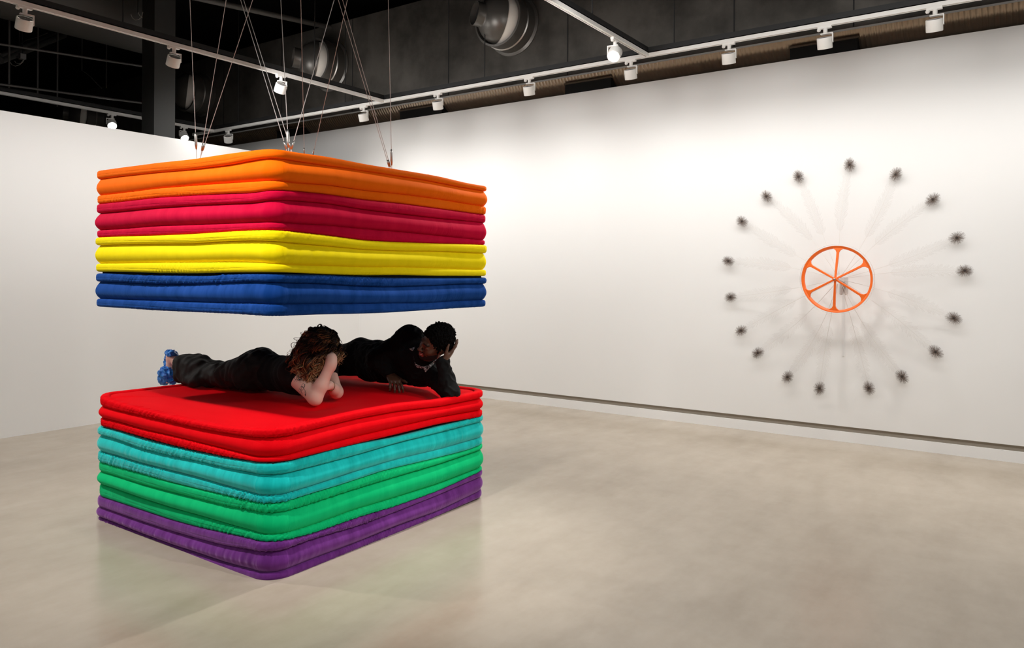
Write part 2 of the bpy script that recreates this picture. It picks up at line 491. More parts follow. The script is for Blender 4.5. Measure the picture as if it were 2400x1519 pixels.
# out-of-frame track lamps, then lamps added for the lower stack and for fill
for u in (-1.5, .2): lamp((u, T1Y, ZT - .2), (.1, .62, -1), P_WALL_A, 150)
lamp((1.30, T2Y, ZT - .2), (.52, .42, -1), P_STACK * 1.0, 85)
lamp((1.35, T1Y, ZT - .2), (.50, -.75, -1), P_STACK * .8, 85)
lamp((3.2, -.43, ZT - .1), (.02, .78, -.80), P_STACK * 1.2, 36)  # narrow lamp added to brighten the lower stack's right face
for u, v, d in ((-.5, -.4, (.5, .8, -.9)), (5.2, -.4, (-.1, .5, -.8)), (4.6, 1.2, (.1, .1, -1)),
                (-2.5, 2.5, (.5, .2, -.8)), (6.0, -3.2, (.2, .3, -.8)), (-4.5, -1, (-.6, -.2, -.6)), (-3, -4.5, (-.2, -.7, -.6)), (2, -5.5, (.1, -.8, -.6))):
    lamp((u, v, ZT - .1), d, P_FILL, 130, size=.2)  # unseen fill lamps added to lift the overall light

# unseen soft lamps added to brighten and even out the right wall
for v in (-2.2, -.43, 1.3, T2Y, 4.9, T1Y, 8.0):
    lamp((4.9, v, ZT - .12), (1, 0, -.42), P_WASH, 160, size=.35)

# ---------------------------------------------------------------- mattresses
X0, X1, Y0, Y1 = 2.495, 4.365, 3.235, 5.055
def trace(pts, org, sc, plane):
    out = []
    for cx, cy in pts:
        px, py = org[0] + cx / sc, org[1] + cy / sc
        if plane == 'L':
            q = onx(px, py, X0); out.append((Y0 - q[1], q[2]))   # s < 0 along the left face
        else:
            q = ony(px, py, Y0); out.append((q[0] - X0, q[2]))   # s > 0 along the right face
    return out
def curve(l, r, upper):
    oL, sL, oR, sR = ((170, 330), 3.532, (600, 330), 3.533) if upper else ((170, 880), 3.0377, (600, 880), 3.0383)
    a = trace(l, oL, sL, 'L'); b = trace(r, oR, sR, 'R')
    a = [p for p in a if -1.83 < p[0] < -.06]; b = [p for p in b if .06 < p[0] < 1.88]
    pts = sorted(a + b)
    s = np.array([p[0] for p in pts]); z = np.array([p[1] for p in pts])
    zl, zr = z[0], z[-1]
    # back faces: from the right corner round to the left corner
    W_, D_ = X1 - X0, Y1 - Y0
    mid = z.mean()
    S = np.concatenate([[-D_], s, [W_], [W_ + D_ * .5, W_ + D_, W_ + D_ + W_ * .5]])
    Z = np.concatenate([[zl], z, [zr], [(zr + mid) / 2, mid, (zl + mid) / 2]])
    P = 2 * (W_ + D_)
    o = np.argsort(S); S, Z = S[o], Z[o]
    g = np.linspace(-D_, P - D_, 721)[:-1]
    zz = np.interp(g, np.append(S, P - D_), np.append(Z, Z[0]))
    k = np.exp(-.5 * (np.arange(-14, 15) / 5.0) ** 2); k /= k.sum()
    zz = np.convolve(np.concatenate([zz[-14:], zz, zz[:14]]), k, 'valid')
    return g, zz
UP = dict(
 o0=([(100,243),(400,220),(700,180),(1000,150),(1300,105),(1500,80)], [(150,80),(300,90),(600,130),(900,190),(1200,240),(1500,290),(1750,350),(1950,380)]),
 o1=([(80,312),(400,293),(700,262),(1000,236),(1300,200),(1500,160),(1610,146)], [(70,140),(100,145),(200,165),(500,195),(800,235),(1100,280),(1400,325),(1700,385),(1960,440)]),
 o2=([(90,470),(400,432),(700,392),(1000,370),(1300,350),(1500,338),(1620,340)], [(100,340),(300,348),(600,365),(900,410),(1200,440),(1500,480),(1800,530),(1950,560)]),
 o3=([(110,542),(400,505),(700,470),(1000,452),(1300,438),(1500,432),(1670,430)], [(130,430),(270,412),(600,445),(900,490),(1200,520),(1500,560),(1800,600),(1940,628)]),
 m1=([(110,605),(400,585),(700,555),(1000,535),(1300,522),(1500,515),(1670,490)], [(100,490),(300,495),(600,520),(900,570),(1200,605),(1500,640),(1800,670),(1960,690)]),
 m2=([(95,742),(400,730),(700,705),(1000,695),(1300,685),(1670,678)], [(100,678),(300,685),(600,700),(900,730),(1200,755),(1500,785),(1800,815),(1970,830)]),
 m3=([(95,792),(400,792),(700,785),(1000,772),(1300,752),(1500,742),(1660,735)], [(130,735),(300,752),(600,785),(900,825),(1200,840),(1500,850),(1800,858),(1960,862)]),
 y1=([(90,855),(400,858),(700,852),(1000,850),(1300,830),(1500,825),(1680,822)], [(130,820),(300,845),(600,870),(900,900),(1200,912),(1500,912),(1970,925)]),
 y2=([(100,1010),(400,1015),(700,1010),(1000,1008),(1300,1005),(1500,1008),(1650,1022)], [(130,1020),(300,1030),(600,1035),(900,1045),(1200,1045),(1500,1055),(1800,1065),(1970,1080)]),
 y3=([(105,1070),(400,1085),(700,1095),(1000,1098),(1300,1090),(1500,1090),(1640,1098)], [(120,1098),(250,1090),(600,1108),(900,1115),(1200,1112),(1500,1120),(1950,1120)]),
 b0=([(110,1078),(300,1098),(500,1113),(700,1118),(900,1118),(1100,1122),(1300,1105),(1500,1100),(1700,1097)], [(200,1096),(600,1112),(800,1125),(1100,1135),(1500,1135),(1950,1128)]),
 b1=([(115,1130),(400,1170),(700,1185),(1000,1185),(1300,1175),(1500,1165),(1700,1155)], [(200,1165),(500,1180),(800,1200),(1100,1210),(1400,1200),(1700,1185),(1950,1168)]),
 b2=([(120,1290),(400,1315),(700,1325),(1000,1335),(1300,1345),(1500,1345),(1740,1345)], [(200,1345),(500,1350),(800,1352),(1100,1345),(1400,1345),(1700,1325),(1970,1310)]),
 b3=([(150,1360),(400,1385),(700,1405),(1000,1420),(1300,1432),(1700,1442)], [(200,1442),(500,1440),(800,1435),(1100,1425),(1400,1405),(1700,1385),(1970,1362)]))
LO = dict(
 r0=([(130,130),(160,130),(300,185),(500,235),(700,285),(900,325),(1100,362),(1300,378),(1420,380)], [(100,372),(400,325),(700,255),(1000,200),(1300,170),(1500,130),(1660,75)]),
 r1=([(110,180),(200,215),(300,245),(500,285),(700,330),(900,375),(1100,410),(1300,440),(1400,450)], [(0,455),(150,450),(400,385),(700,310),(1000,255),(1300,220),(1500,180),(1670,120)]),
 r2=([(130,275),(300,325),(500,385),(700,430),(900,480),(1100,530),(1300,580),(1420,592)], [(100,590),(150,590),(400,520),(700,440),(1000,370),(1300,300),(1650,240)]),
 r3=([(140,325),(300,385),(500,440),(700,495),(900,540),(1100,580),(1300,612),(1400,620)], [(100,620),(150,620),(400,565),(700,490),(1000,420),(1300,345),(1650,285)]),
 t0=([(110,315),(300,395),(500,458),(700,508),(900,552),(1100,590),(1300,620),(1400,630)], [(150,622),(400,570),(650,500),(1000,440),(1300,365),(1665,285)]),
 t1=([(90,375),(300,445),(500,520),(700,570),(900,610),(1100,660),(1300,695),(1400,702)], [(150,700),(400,650),(700,570),(1000,480),(1300,405),(1670,320)]),
 t2=([(95,525),(300,570),(500,630),(700,680),(900,730),(1100,790),(1300,845),(1400,862)], [(130,860),(400,790),(700,690),(1000,600),(1300,530),(1650,430)]),
 t3=([(90,558),(300,645),(500,700),(700,760),(900,810),(1100,855),(1300,900),(1400,905)], [(150,905),(400,840),(600,780),(900,680),(1200,610),(1500,535),(1640,480)]),
 g1=([(80,620),(300,715),(500,780),(700,830),(900,880),(1100,935),(1300,968),(1400,975)], [(150,970),(400,910),(700,810),(1000,720),(1300,630),(1640,515)]),
 g2=([(80,745),(300,810),(500,880),(700,945),(900,1000),(1100,1060),(1300,1115),(1400,1130)], [(150,1130),(400,1070),(700,960),(1000,870),(1300,775),(1650,640)]),
 g3=([(80,800),(300,900),(500,965),(700,1030),(900,1085),(1100,1130),(1300,1175),(1400,1185)], [(180,1185),(400,1130),(700,1020),(1000,930),(1300,820),(1650,660)]),
 p1=([(75,840),(300,970),(500,1040),(700,1105),(900,1160),(1100,1210),(1300,1240),(1400,1245)], [(100,1245),(400,1160),(700,1080),(1000,970),(1300,850),(1650,700)]),
 p2=([(90,950),(300,1050),(500,1130),(700,1205),(900,1270),(1100,1340),(1300,1390),(1400,1400)], [(80,1400),(400,1310),(700,1200),(1000,1075),(1300,970),(1650,800)]),
 p3=([(100,1020),(300,1110),(500,1190),(700,1265),(900,1335),(1100,1400),(1300,1455),(1400,1470)], [(50,1470),(200,1450),(400,1380),(700,1250),(1000,1130),(1300,1000),(1650,850)]))
CUR = {k: curve(*v, True) for k, v in UP.items()}
CUR.update({k: curve(*v, False) for k, v in LO.items()})

def path(r, n, seed):
    """rounded rectangle walked from the left corner: left face, right face, two back faces"""
    W_, D_ = X1 - X0, Y1 - Y0
    s = np.linspace(-D_, 2 * W_ + D_, n, endpoint=False)
    P = np.zeros((n, 2)); Nn = np.zeros((n, 2))
    # sharp rectangle position, then pull to rounded corner
    segs = [(-D_, 0, (X0, Y1), (0, -1), (-1, 0)), (0, W_, (X0, Y0), (1, 0), (0, -1)),
            (W_, W_ + D_, (X1, Y0), (0, 1), (1, 0)), (W_ + D_, 2 * W_ + D_, (X1, Y1), (-1, 0), (0, 1))]
    for a, b, o, d, nn in segs:
        m = (s >= a - 1e-9) & (s < b - 1e-9)
        t = s[m] - a; L_ = b - a
        p = np.array(o) + t[:, None] * np.array(d); q = np.tile(np.array(nn, float), (m.sum(), 1))
        for end, dd in ((0, -1), (L_, 1)):
            k = np.abs(t - end) < r * math.pi / 4
            tt = (np.abs(t[k] - end)) / r           # 0 at the corner point .. pi/4
            ang = math.pi / 4 - tt
            nv = np.array(nn) * np.cos(ang)[:, None] + np.array(d) * dd * np.sin(ang)[:, None]
            cc = np.array(o) + (end - dd * r) * np.array(d) - np.array(nn) * r
            # blend so the arc meets the straight without a jump
            p[k] = cc + r * nv; q[k] = nv
        P[m] = p; Nn[m] = q
    return s, P, Nn
def smooth1(a, sig):
    k = np.arange(-int(sig * 3), int(sig * 3) + 1); w_ = np.exp(-.5 * (k / sig) ** 2); w_ /= w_.sum(); h = len(w_) // 2
    return np.convolve(np.concatenate([a[-h:], a, a[:h]]), w_, 'valid')
def ripples(rng, s, lam, n, amp_mask):
    """irregular gathers along the seam"""
    ph = np.cumsum(rng.uniform(.55, 1.6, n)); ph = ph / ph[-1]
    return ph
def gathers(rng, n, ds, lam, sig_mask, lo, hi):
    w_ = rng.standard_normal(n); w_ = smooth1(w_, lam / ds / 3.0); w_ -= smooth1(w_, lam / ds)
    w_ /= w_.std() + 1e-9
    m = smooth1(rng.standard_normal(n), sig_mask / ds); m /= m.std()
    m = np.clip((m - lo) / (hi - lo), 0, 1)
    return w_ * m
NP = 2200
def mattress(name, label, keys, material, rc, seed, gather=(1, 1, .4), dents=None, top_drop=.007):
    rng = np.random.default_rng(seed)
    z = [np.interp(np.linspace(-(Y1-Y0), 2*(X1-X0)+(Y1-Y0), NP, endpoint=False), *CUR[k]) for k in keys]
    zmid = z[3].mean()
    t = thing(name, label, 'mattress', ((X0 + X1) / 2, (Y0 + Y1) / 2, zmid), None)
    s, P, Nn = path(rc, NP, seed)
    for _ in range(2):
        Nn = np.stack([smooth1(Nn[:, 0], 6), smooth1(Nn[:, 1], 6)], 1)
    Nn /= np.linalg.norm(Nn, axis=1)[:, None]
    P = np.stack([smooth1(P[:, 0], 5), smooth1(P[:, 1], 5)], 1)
    ds = s[1] - s[0]
    wob = .008 * smooth1(rng.standard_normal(NP), .35 / ds) / .05 * .4
    wob = np.clip(wob, -.012, .012)
    def ring_mesh(nm, off, zz, closed, uvv):
        """off, zz arrays (k profile, n)"""
        k = off.shape[0]
        X = P[:, 0] + Nn[:, 0] * off; Y = P[:, 1] + Nn[:, 1] * off
        V = np.stack([X, Y, zz], -1).reshape(-1, 3)
        i, j = np.meshgrid(np.arange(k if closed else k - 1), np.arange(NP), indexing='ij')
        i2 = (i + 1) % k; j2 = (j + 1) % NP
        F = np.stack([i*NP+j, i*NP+j2, i2*NP+j2, i2*NP+j], -1).reshape(-1, 4)
        uv = np.stack([np.tile(s, (k, 1)), np.tile(np.array(uvv)[:, None], (1, NP))], -1).reshape(-1, 2)
        return V, F[:, ::-1], uv
    def roll(za, zb_, gk, push):
        k = 18
        th = np.linspace(0, 2 * np.pi, k, endpoint=False)[:, None]
        h = (za - zb_) / 2; zc = (za + zb_) / 2
        g = gathers(rng, NP, ds, .012, .30, -1.0, 1.1) * gk
        hw = .031
        off = -.018 + push + wob + hw * np.sign(np.cos(th)) * np.abs(np.cos(th)) ** .60
        # slant the gathers round the roll
        sh = (11 * np.sin(th[:, 0] * 1.0)).astype(int)
        G = np.stack([np.roll(g, q) for q in sh])
        outer = np.clip(np.cos(th) + .45, 0, 1)
        off = off + G * .0019 * outer
        zz = zc + (h + G * .0012) * np.sign(np.sin(th)) * np.abs(np.sin(th)) ** .62
        return ring_mesh('edge_roll', off, zz, True, list(np.linspace(0, .16, k)))
    V, F, uv = roll(z[0], z[1], gather[0], .003); mesh('edge_roll', V, F, material, t, smooth=True, uv=uv)
    V, F, uv = roll(z[2], z[3], gather[1], -.001); mesh('edge_roll', V, F, material, t, smooth=True, uv=uv)
    # cover: top panel, boxing band, bottom panel in one closed skin
    off, zz, uvv = [], [], []
    kk = np.linspace(0, 1, 15)
    g = gathers(rng, NP, ds, .03, .3, 0, 1.0) * gather[2]
    fullness = 1 + .3 * np.clip(smooth1(rng.standard_normal(NP), .3 / ds) * 6, -1, 1)
    for a in kk:
        b_ = math.sin(math.pi * min(1, a ** 1.15)) ** .8
        off.append(-.010 + .031 * b_ * fullness + .0012 * g * b_); zz.append(z[1] + (z[2] - z[1]) * a)
        uvv.append(.2 + a * .12)
    Vb, Fb, uvb = ring_mesh('cover', np.array(off), np.array(zz), False, uvv)
    cx, cy = (X0 + X1) / 2, (Y0 + Y1) / 2
    def panel(zedge, sign, drop, flat):
        ks = [.0, .02, .045, .075, .11, .16, .24, .34, .46, .58, .70, .80, .88, .95, 1.0]
        rings = []; uvs = []
        sub = slice(0, NP, 7); n2 = len(P[sub])
        zs = smooth1(zedge, 12)[sub]; zm = flat
        Pin = (P - Nn * .045)[sub]
        for q in ks:
            p2 = Pin + (np.array([cx, cy]) - Pin) * q
            w_ = min(1, q / .34); w_ = w_ * w_ * (3 - 2 * w_)
            zz_ = zs * (1 - w_) + zm * w_ - sign * drop * math.exp(-(q / .03) ** 2)
            if dents is not None and sign > 0: zz_ = zz_ - dents(p2[:, 0], p2[:, 1]) * min(1, q / .05)
            rings.append(np.stack([p2[:, 0], p2[:, 1], zz_], -1)); uvs.append(p2 * .35)
        V = np.concatenate(rings)
        k = len(ks)
        i, j = np.meshgrid(np.arange(k - 1), np.arange(n2), indexing='ij'); j2 = (j + 1) % n2
        F = np.stack([i*n2+j, i*n2+j2, (i+1)*n2+j2, (i+1)*n2+j], -1).reshape(-1, 4)
        return V, (F if sign > 0 else F[:, ::-1]), np.concatenate(uvs)
    ft = z[0].mean() + .002
    Vt, Ft, uvt = panel(z[0] - top_drop, 1, .004, ft - top_drop)
    Vd, Fd, uvd = panel(z[3] + .008, -1, .004, z[3].mean() + .010)
    V = np.concatenate([Vb, Vt, Vd]); F = np.concatenate([Fb, Ft + len(Vb), Fd + len(Vb) + len(Vt)])
    mesh('cover', V, F, material, t, smooth=True, uv=np.concatenate([uvb, uvt, uvd]))
    return t
VEL = {
 'orange': velvet('orange_velvet', (.98, .15, .001), .02, (1, .6, .3), .07),
 'magenta': velvet('magenta_velvet', (.57, .0002, .036), .03, (1, .05, .3), .12),
 'yellow': velvet('yellow_velvet', (.95, .75, .003), .02, (1, .95, .5), .05),
 'blue': velvet('blue_velvet', (.0008, .045, .24), .12, (.2, .5, 1), .3),
 'red': velvet('red_velvet', (.80, .0002, .005), .01, (1, .1, .1), .05),
 'teal': velvet('teal_velvet', (.0, .50, .47), .4, (.6, 1, 1), .25),
 'green': velvet('green_velvet', (.0, .50, .17), .10, (.4, 1, .7), .12),
 'purple': velvet('purple_velvet', (.125, .016, .18), .5, (.9, .5, 1), .35)}
DENT = [(3.30, 4.35, .30, .022), (3.32, 4.0, .2, .015), (3.14, 3.66, .10, .035), (3.42, 3.78, .10, .03),
        (4.0, 3.33, .14, .045), (4.0, 3.6, .2, .02), (4.1, 4.2, .3, .02)]
def dents(x, y):
    d = 0
    for a, b, r, h in DENT: d = d + h * np.exp(-((x - a) ** 2 + (y - b) ** 2) / r ** 2)
    return d
mattress('mattress', 'orange velvet mattress on top of the hanging stack', ('o0', 'o1', 'o2', 'o3'), VEL['orange'], .07, 1, (.2, .9, .2))
mattress('mattress', 'dark pink velvet mattress hanging directly beneath the orange one', ('o3', 'm1', 'm2', 'm3'), VEL['magenta'], .07, 2, (.1, .4, .1))
mattress('mattress', 'yellow velvet mattress hanging between the dark pink and the blue', ('m3', 'y1', 'y2', 'y3'), VEL['yellow'], .07, 3, (.3, .5, .5))
mattress('mattress', 'blue velvet mattress, lowest of the hanging stack', ('b0', 'b1', 'b2', 'b3'), VEL['blue'], .07, 4, (1.2, .9, .1))
mattress('mattress', 'red velvet mattress on which two people in black are lying', ('r0', 'r1', 'r2', 'r3'), VEL['red'], .14, 5, (.9, .8, .1), dents)
mattress('mattress', 'turquoise velvet mattress directly under the red one', ('t0', 't1', 't2', 't3'), VEL['teal'], .12, 6, (1.1, 1.5, .6))
mattress('mattress', 'green velvet mattress between the turquoise and the purple', ('t3', 'g1', 'g2', 'g3'), VEL['green'], .12, 7, (1.0, .9, .2))
mattress('mattress', 'purple velvet mattress resting on the concrete floor', ('g3', 'p1', 'p2', 'p3'), VEL['purple'], .11, 8, (1.1, 1.1, .9))

for nm, lab, ka, kb in (('gap_shade_sheet', 'added black sheet standing in for shade in the gap between the yellow and blue mattresses', 'y3', 'b0'),
                        ('gap_shade_sheet', 'added black sheet standing in for shade in the gap between the red and turquoise mattresses', 'r3', 't0')):
    za, zb_ = CUR[ka][1].mean(), CUR[kb][1].mean()  # black sheet added so the gap between mattresses reads as shade
    tag(MB().box((X0 + .035, Y0 + .035, zb_ - .016), (X1 - .035, Y1 - .035, za + .016)).build(nm, BLACKP), lab, 'gap shade')

# ---------------------------------------------------------------- suspension cables
ATT = {'a': (2.9, 4.5), 'b': (2.9, 3.6), 'c': (3.75, 3.6), 'd': (3.75, 4.5)}
TOPZ = 2.235
cabs = [('a', (445, 0), (460, 350), 1, 'steel cable at the left, nearly upright, with a turnbuckle at its foot'),
        ('a', (530, 0), (473, 350), 0, 'steel cable leaning right from the left anchor, lower slant'),
        ('a', (592, 0), (476, 350), 0, 'steel cable leaning furthest right from the left anchor'),
        ('b', (564, 0), (670, 346), 0, 'steel cable slanting down right to the middle anchor, left of its twin'),
        ('b', (571, 0), (681, 346), 0, 'steel cable slanting down right to the middle anchor, right of its twin'),
        ('b', (658, 0), (676, 346), 1, 'nearly upright steel cable of the middle anchor with a turnbuckle'),
        ('b', (783, 0), (684, 346), 0, 'steel cable slanting down left to the middle anchor'),
        ('c', (793, 0), (911, 388), 0, 'steel cable slanting down right to the right anchor, left of its twin'),
        ('c', (803, 0), (914, 388), 0, 'steel cable slanting down right to the right anchor, right of its twin'),
        ('c', (910, 0), (918, 388), 1, 'rightmost steel cable, almost upright, with a turnbuckle at its foot'),
        ('d', (705, 0), (713, 359), 0, 'steel cable running straight down behind the orange mattress'),
        ('d', (814, 0), (734, 361), 0, 'steel cable slanting left and down behind the orange mattress')]
for an, (xa, ya), (xb, yb), tb, lab in cabs:
    ax, ay = ATT[an]
    d0 = ax * CT + ay * ST
    foot = ond(xb, yb, d0)
    k = (-900 - ya) / (yb - ya) ; top = onz(xa + (xb - xa) * k, -900, 5.6)
    dr = (top - foot) / np.linalg.norm(top - foot)
    low = foot - dr * max(.02, (foot[2] - TOPZ + .03) / max(.2, dr[2]))
    t = thing('suspension_cable', lab, 'cable', low, 'steel cables carrying the upper stack')
    MB().tube([low, (low + top) / 2, top], .0020, 6).build('wire_rope', CABLE, t)
    tb_ = MB()
    if tb: tb_.tube([foot + dr * .0, foot + dr * .03, foot + dr * .09, foot + dr * .11], [.004, .009, .009, .004], 8)
    else: tb_.tube([foot - dr * .01, foot + dr * .02, foot + dr * .04], [.004, .006, .004], 8)
    tb_.build('turnbuckle' if tb else 'cable_clamp', STEEL, t, smooth=True)

# ---------------------------------------------------------------- wheel with feathers on the right wall
def _u(v):
    v = np.array(v, float); return v / (np.linalg.norm(v) + 1e-12)
def wheel():
    WX = 7.42
    cc = onx(1961, 654.6, WX); hub = onx(1957.5, 654.5, 7.37)
    T = thing('feather_wheel', 'orange six-spoked wheel ringed by thin feathers, on a bracket on the right white wall', 'wheel sculpture', (WB - .01, cc[1], cc[2]))
    org = mat('orange_enamel', (.95, .16, .015), .35)
    clear = mat('clear_acrylic', (1, 1, 1), .03); b = bsdf(clear)
    b.inputs['Transmission Weight'].default_value = 1.0; b.inputs['IOR'].default_value = 1.3
    R0 = .318
    def P3(a, r, x): return np.array([x, cc[1] + r * math.cos(a), cc[2] + r * math.sin(a)])
    def ringm(name, prof, m, parent, seg=96, **kw):
        V, F = [], []; n = len(prof)
        for i in range(seg):
            a = 2 * math.pi * i / seg
            for (x, r) in prof: V.append(P3(a, r, x))
        for i in range(seg):
            j = (i + 1) % seg
            for k in range(n):
                l = (k + 1) % n
                F.append((i*n+k, j*n+k, j*n+l, i*n+l))
        return mesh(name, V, F, m, parent, angle=40, **kw)
    ringm('rim', [(WX - .020, .300), (WX - .020, .308), (WX + .022, .308), (WX + .022, .290), (WX + .010, .283), (WX - .012, .287)], org, T)
    ringm('clear_tyre', [(WX - .024, .309), (WX - .024, .322), (WX + .026, .322), (WX + .026, .309)], clear, T)
    # six spokes, flared where they meet the rim
    for k in range(6):
        # photo angles on the wall plane
        px, py = [(1965, 580), (2033, 617), (2020, 693), (1955, 727), (1893, 687), (1896, 620)][k]
        q = onx(px, py, WX); d = _u(q - cc); a = math.atan2(d[2], d[1])
        V, F = [], []; n = 14
        for i in range(n + 1):
            t = i / n; r = .012 + (.289 - .012) * t
            c = hub + (P3(a, .289, WX) - hub) * t
            wd = .0080 + .003 * t + .042 * max(0, (t - .84) / .16) ** 2.4
            th = .011 + .004 * t
            side = np.array([0, -math.sin(a), math.cos(a)])
            for (s_, x_) in ((-1, -1), (1, -1), (1, 1), (-1, 1)):
                V.append(c + side * wd * s_ + np.array([th * x_, 0, 0]))
        for i in range(n):
            for j in range(4):
                F.append((i*4+j, i*4+(j+1)%4, (i+1)*4+(j+1)%4, (i+1)*4+j))
        F.append((3, 2, 1, 0)); F.append(tuple(n*4+j for j in range(4)))
        o = mesh('spoke', V, F, org, T, angle=35)
        bv = o.modifiers.new('bevel', 'BEVEL'); bv.width = .003; bv.segments = 2
    hb = MB().rev([(-.03, .016), (-.026, .020), (.03, .022), (.06, .018)], hub, (1, 0, 0), 32).build('hub', org, T, angle=35)
    MB().rev([(-.042, .006), (-.040, .0105), (-.030, .0115)], hub, (1, 0, 0), 6).build('hub_bolt', STEEL, T, angle=35)
    # axle and wall bracket
    pl = onx(1978, 660, WB - .008)
    MB().tube([hub + (.05, 0, 0), ((hub + (.05, 0, 0)) + pl) / 2, pl], .0085, 12).build('axle', mat('bracket_white', (.62, .58, .56), .5), T, angle=40)
    BW = MATS['bracket_white']
    a = onx(1968, 650, WB); b2 = onx(1987.5, 689, WB)
    y0, y1, z0, z1 = b2[1], a[1], b2[2], a[2]
    MB().box((WB - .006, y0, z0), (WB - .001, y1, z1)).build('wall_plate', BW, T)
    ym = (y0 + y1) / 2; zc = (z0 + z1) / 2
    gm = mat('bracket_grey', (.36, .32, .31), .5)
    MB().add([(WB - .05, ym - .026, zc + .02), (WB - .05, ym + .026, zc + .02), (WB - .012, ym, z0 + .008), (WB - .006, ym - .026, zc + .02), (WB - .006, ym + .026, zc + .02), (WB - .006, ym, z0 + .008)],
             [(0, 1, 2), (5, 4, 3), (0, 3, 4, 1), (1, 4, 5, 2), (2, 5, 3, 0)]).build('bracket_gusset', gm, T)
    st = onx(1977, 835, WB)
    MB().box((WB - .008, ym - .008, st[2]), (WB, ym + .008, z0)).build('cable_cover', mat('cover_white', (.80, .79, .78), .5), T)
    # feathers: thin pale shafts with sparse barbs and a dark eye at the tip
    blobs = [(798,85),(518,150),(342,258),(208,395),(133,612),(145,810),(203,993),(295,1115),(457,1248),(632,1310),(903,1308),(1085,1245),(1268,1110),(1368,925),(1428,665),(1385,485),(1253,275),(1050,138)]
    shaft = mat('pale_quill', (.75, .72, .68), .6); eye = mat('dark_feather_eye', (.035, .025, .022), .7)
    barb = mat('smoky_barb', (.5, .45, .42), .8); halo = mat('brown_feather_fringe', (.16, .115, .09), .8)
    rng = np.random.default_rng(3)
    root = np.array([7.50, cc[1], cc[2]])
    for k, (bx, by) in enumerate(blobs):
        tip = onx(1650 + bx / 2.337, 350 + by / 2.337, WB - .055)
        d = tip - root; rd = _u(np.array([0, d[1], d[2]])); L_ = np.linalg.norm(d[1:])
        sd = np.array([0, -rd[2], rd[1]]); bend = rng.uniform(-.05, .05)
        def pt(t): return root + np.array([(tip[0] - root[0]) * (t ** .6), 0, 0]) + rd * L_ * t + sd * bend * math.sin(math.pi * t)
        pts = [pt(t) for t in np.linspace(.04, 1.0, 16)]
        f = MB().tube(pts, np.linspace(.0022, .0009, 16), 6).build('feather', shaft, T, smooth=True)
        def fix(o): o.data.transform(Matrix.Translation(-Vector(T['base']))); return o
        # barbs, growing longer towards the tip
        V, F = [], []; n = 0
        def hair_(p, q, m_, w_):
            nonlocal n
            nr = np.array([w_ * .5, 0, 0]); dd = _u(q - p); s_ = _u(np.cross(dd, (1, 0, 0))) * w_
            mid = (p + q) / 2 + m_
            for x_ in (p, mid, q):
                V.extend([x_ + s_, x_ - s_, x_ + nr * 1.5])
            for i_ in (0, 3):
                for a_ in range(3):
                    b_ = (a_ + 1) % 3
                    F.append((n+i_+a_, n+i_+b_, n+i_+3+b_, n+i_+3+a_))
            n += 9
        for t in np.linspace(.42, .97, 80):
            p = pt(t); ln = (.028 + .05 * math.sin(math.pi * min(1, (t - .25) / .75)) ** 1.2) * rng.uniform(.5, 1.1)
            for s_ in (-1, 1):
                q = p + sd * s_ * ln * .8 + rd * ln * .75 + np.array([rng.uniform(-.01, .01), 0, 0])
                hair_(p, q, rd * -.004 + np.array([0, 0, -.002]), .00030)
        fix(mesh('barbs', V, F, barb, f))
        V, F = [], []; n = 0
        for i_ in range(520):
            a_ = rng.uniform(0, 2 * math.pi); r1 = rng.uniform(.035, .075)
            v_ = rd * math.cos(a_) + sd * math.sin(a_) * .8
            p = tip + v_ * .010 + np.array([rng.uniform(-.006, .006), 0, 0]); q = tip + v_ * r1 + np.array([rng.uniform(-.012, .012), 0, 0])
            hair_(p, q, np.array([0, 0, -.003]), .00028)
        fix(mesh('eye_fringe', V, F, halo, f))
        e = MB().rev([(-.004, .001), (-.003, .010), (0, .014), (.003, .010), (.004, .001)], tip, (1, 0, 0), 20).build('feather_eye', eye, f, smooth=True)
        fix(e)
wheel()

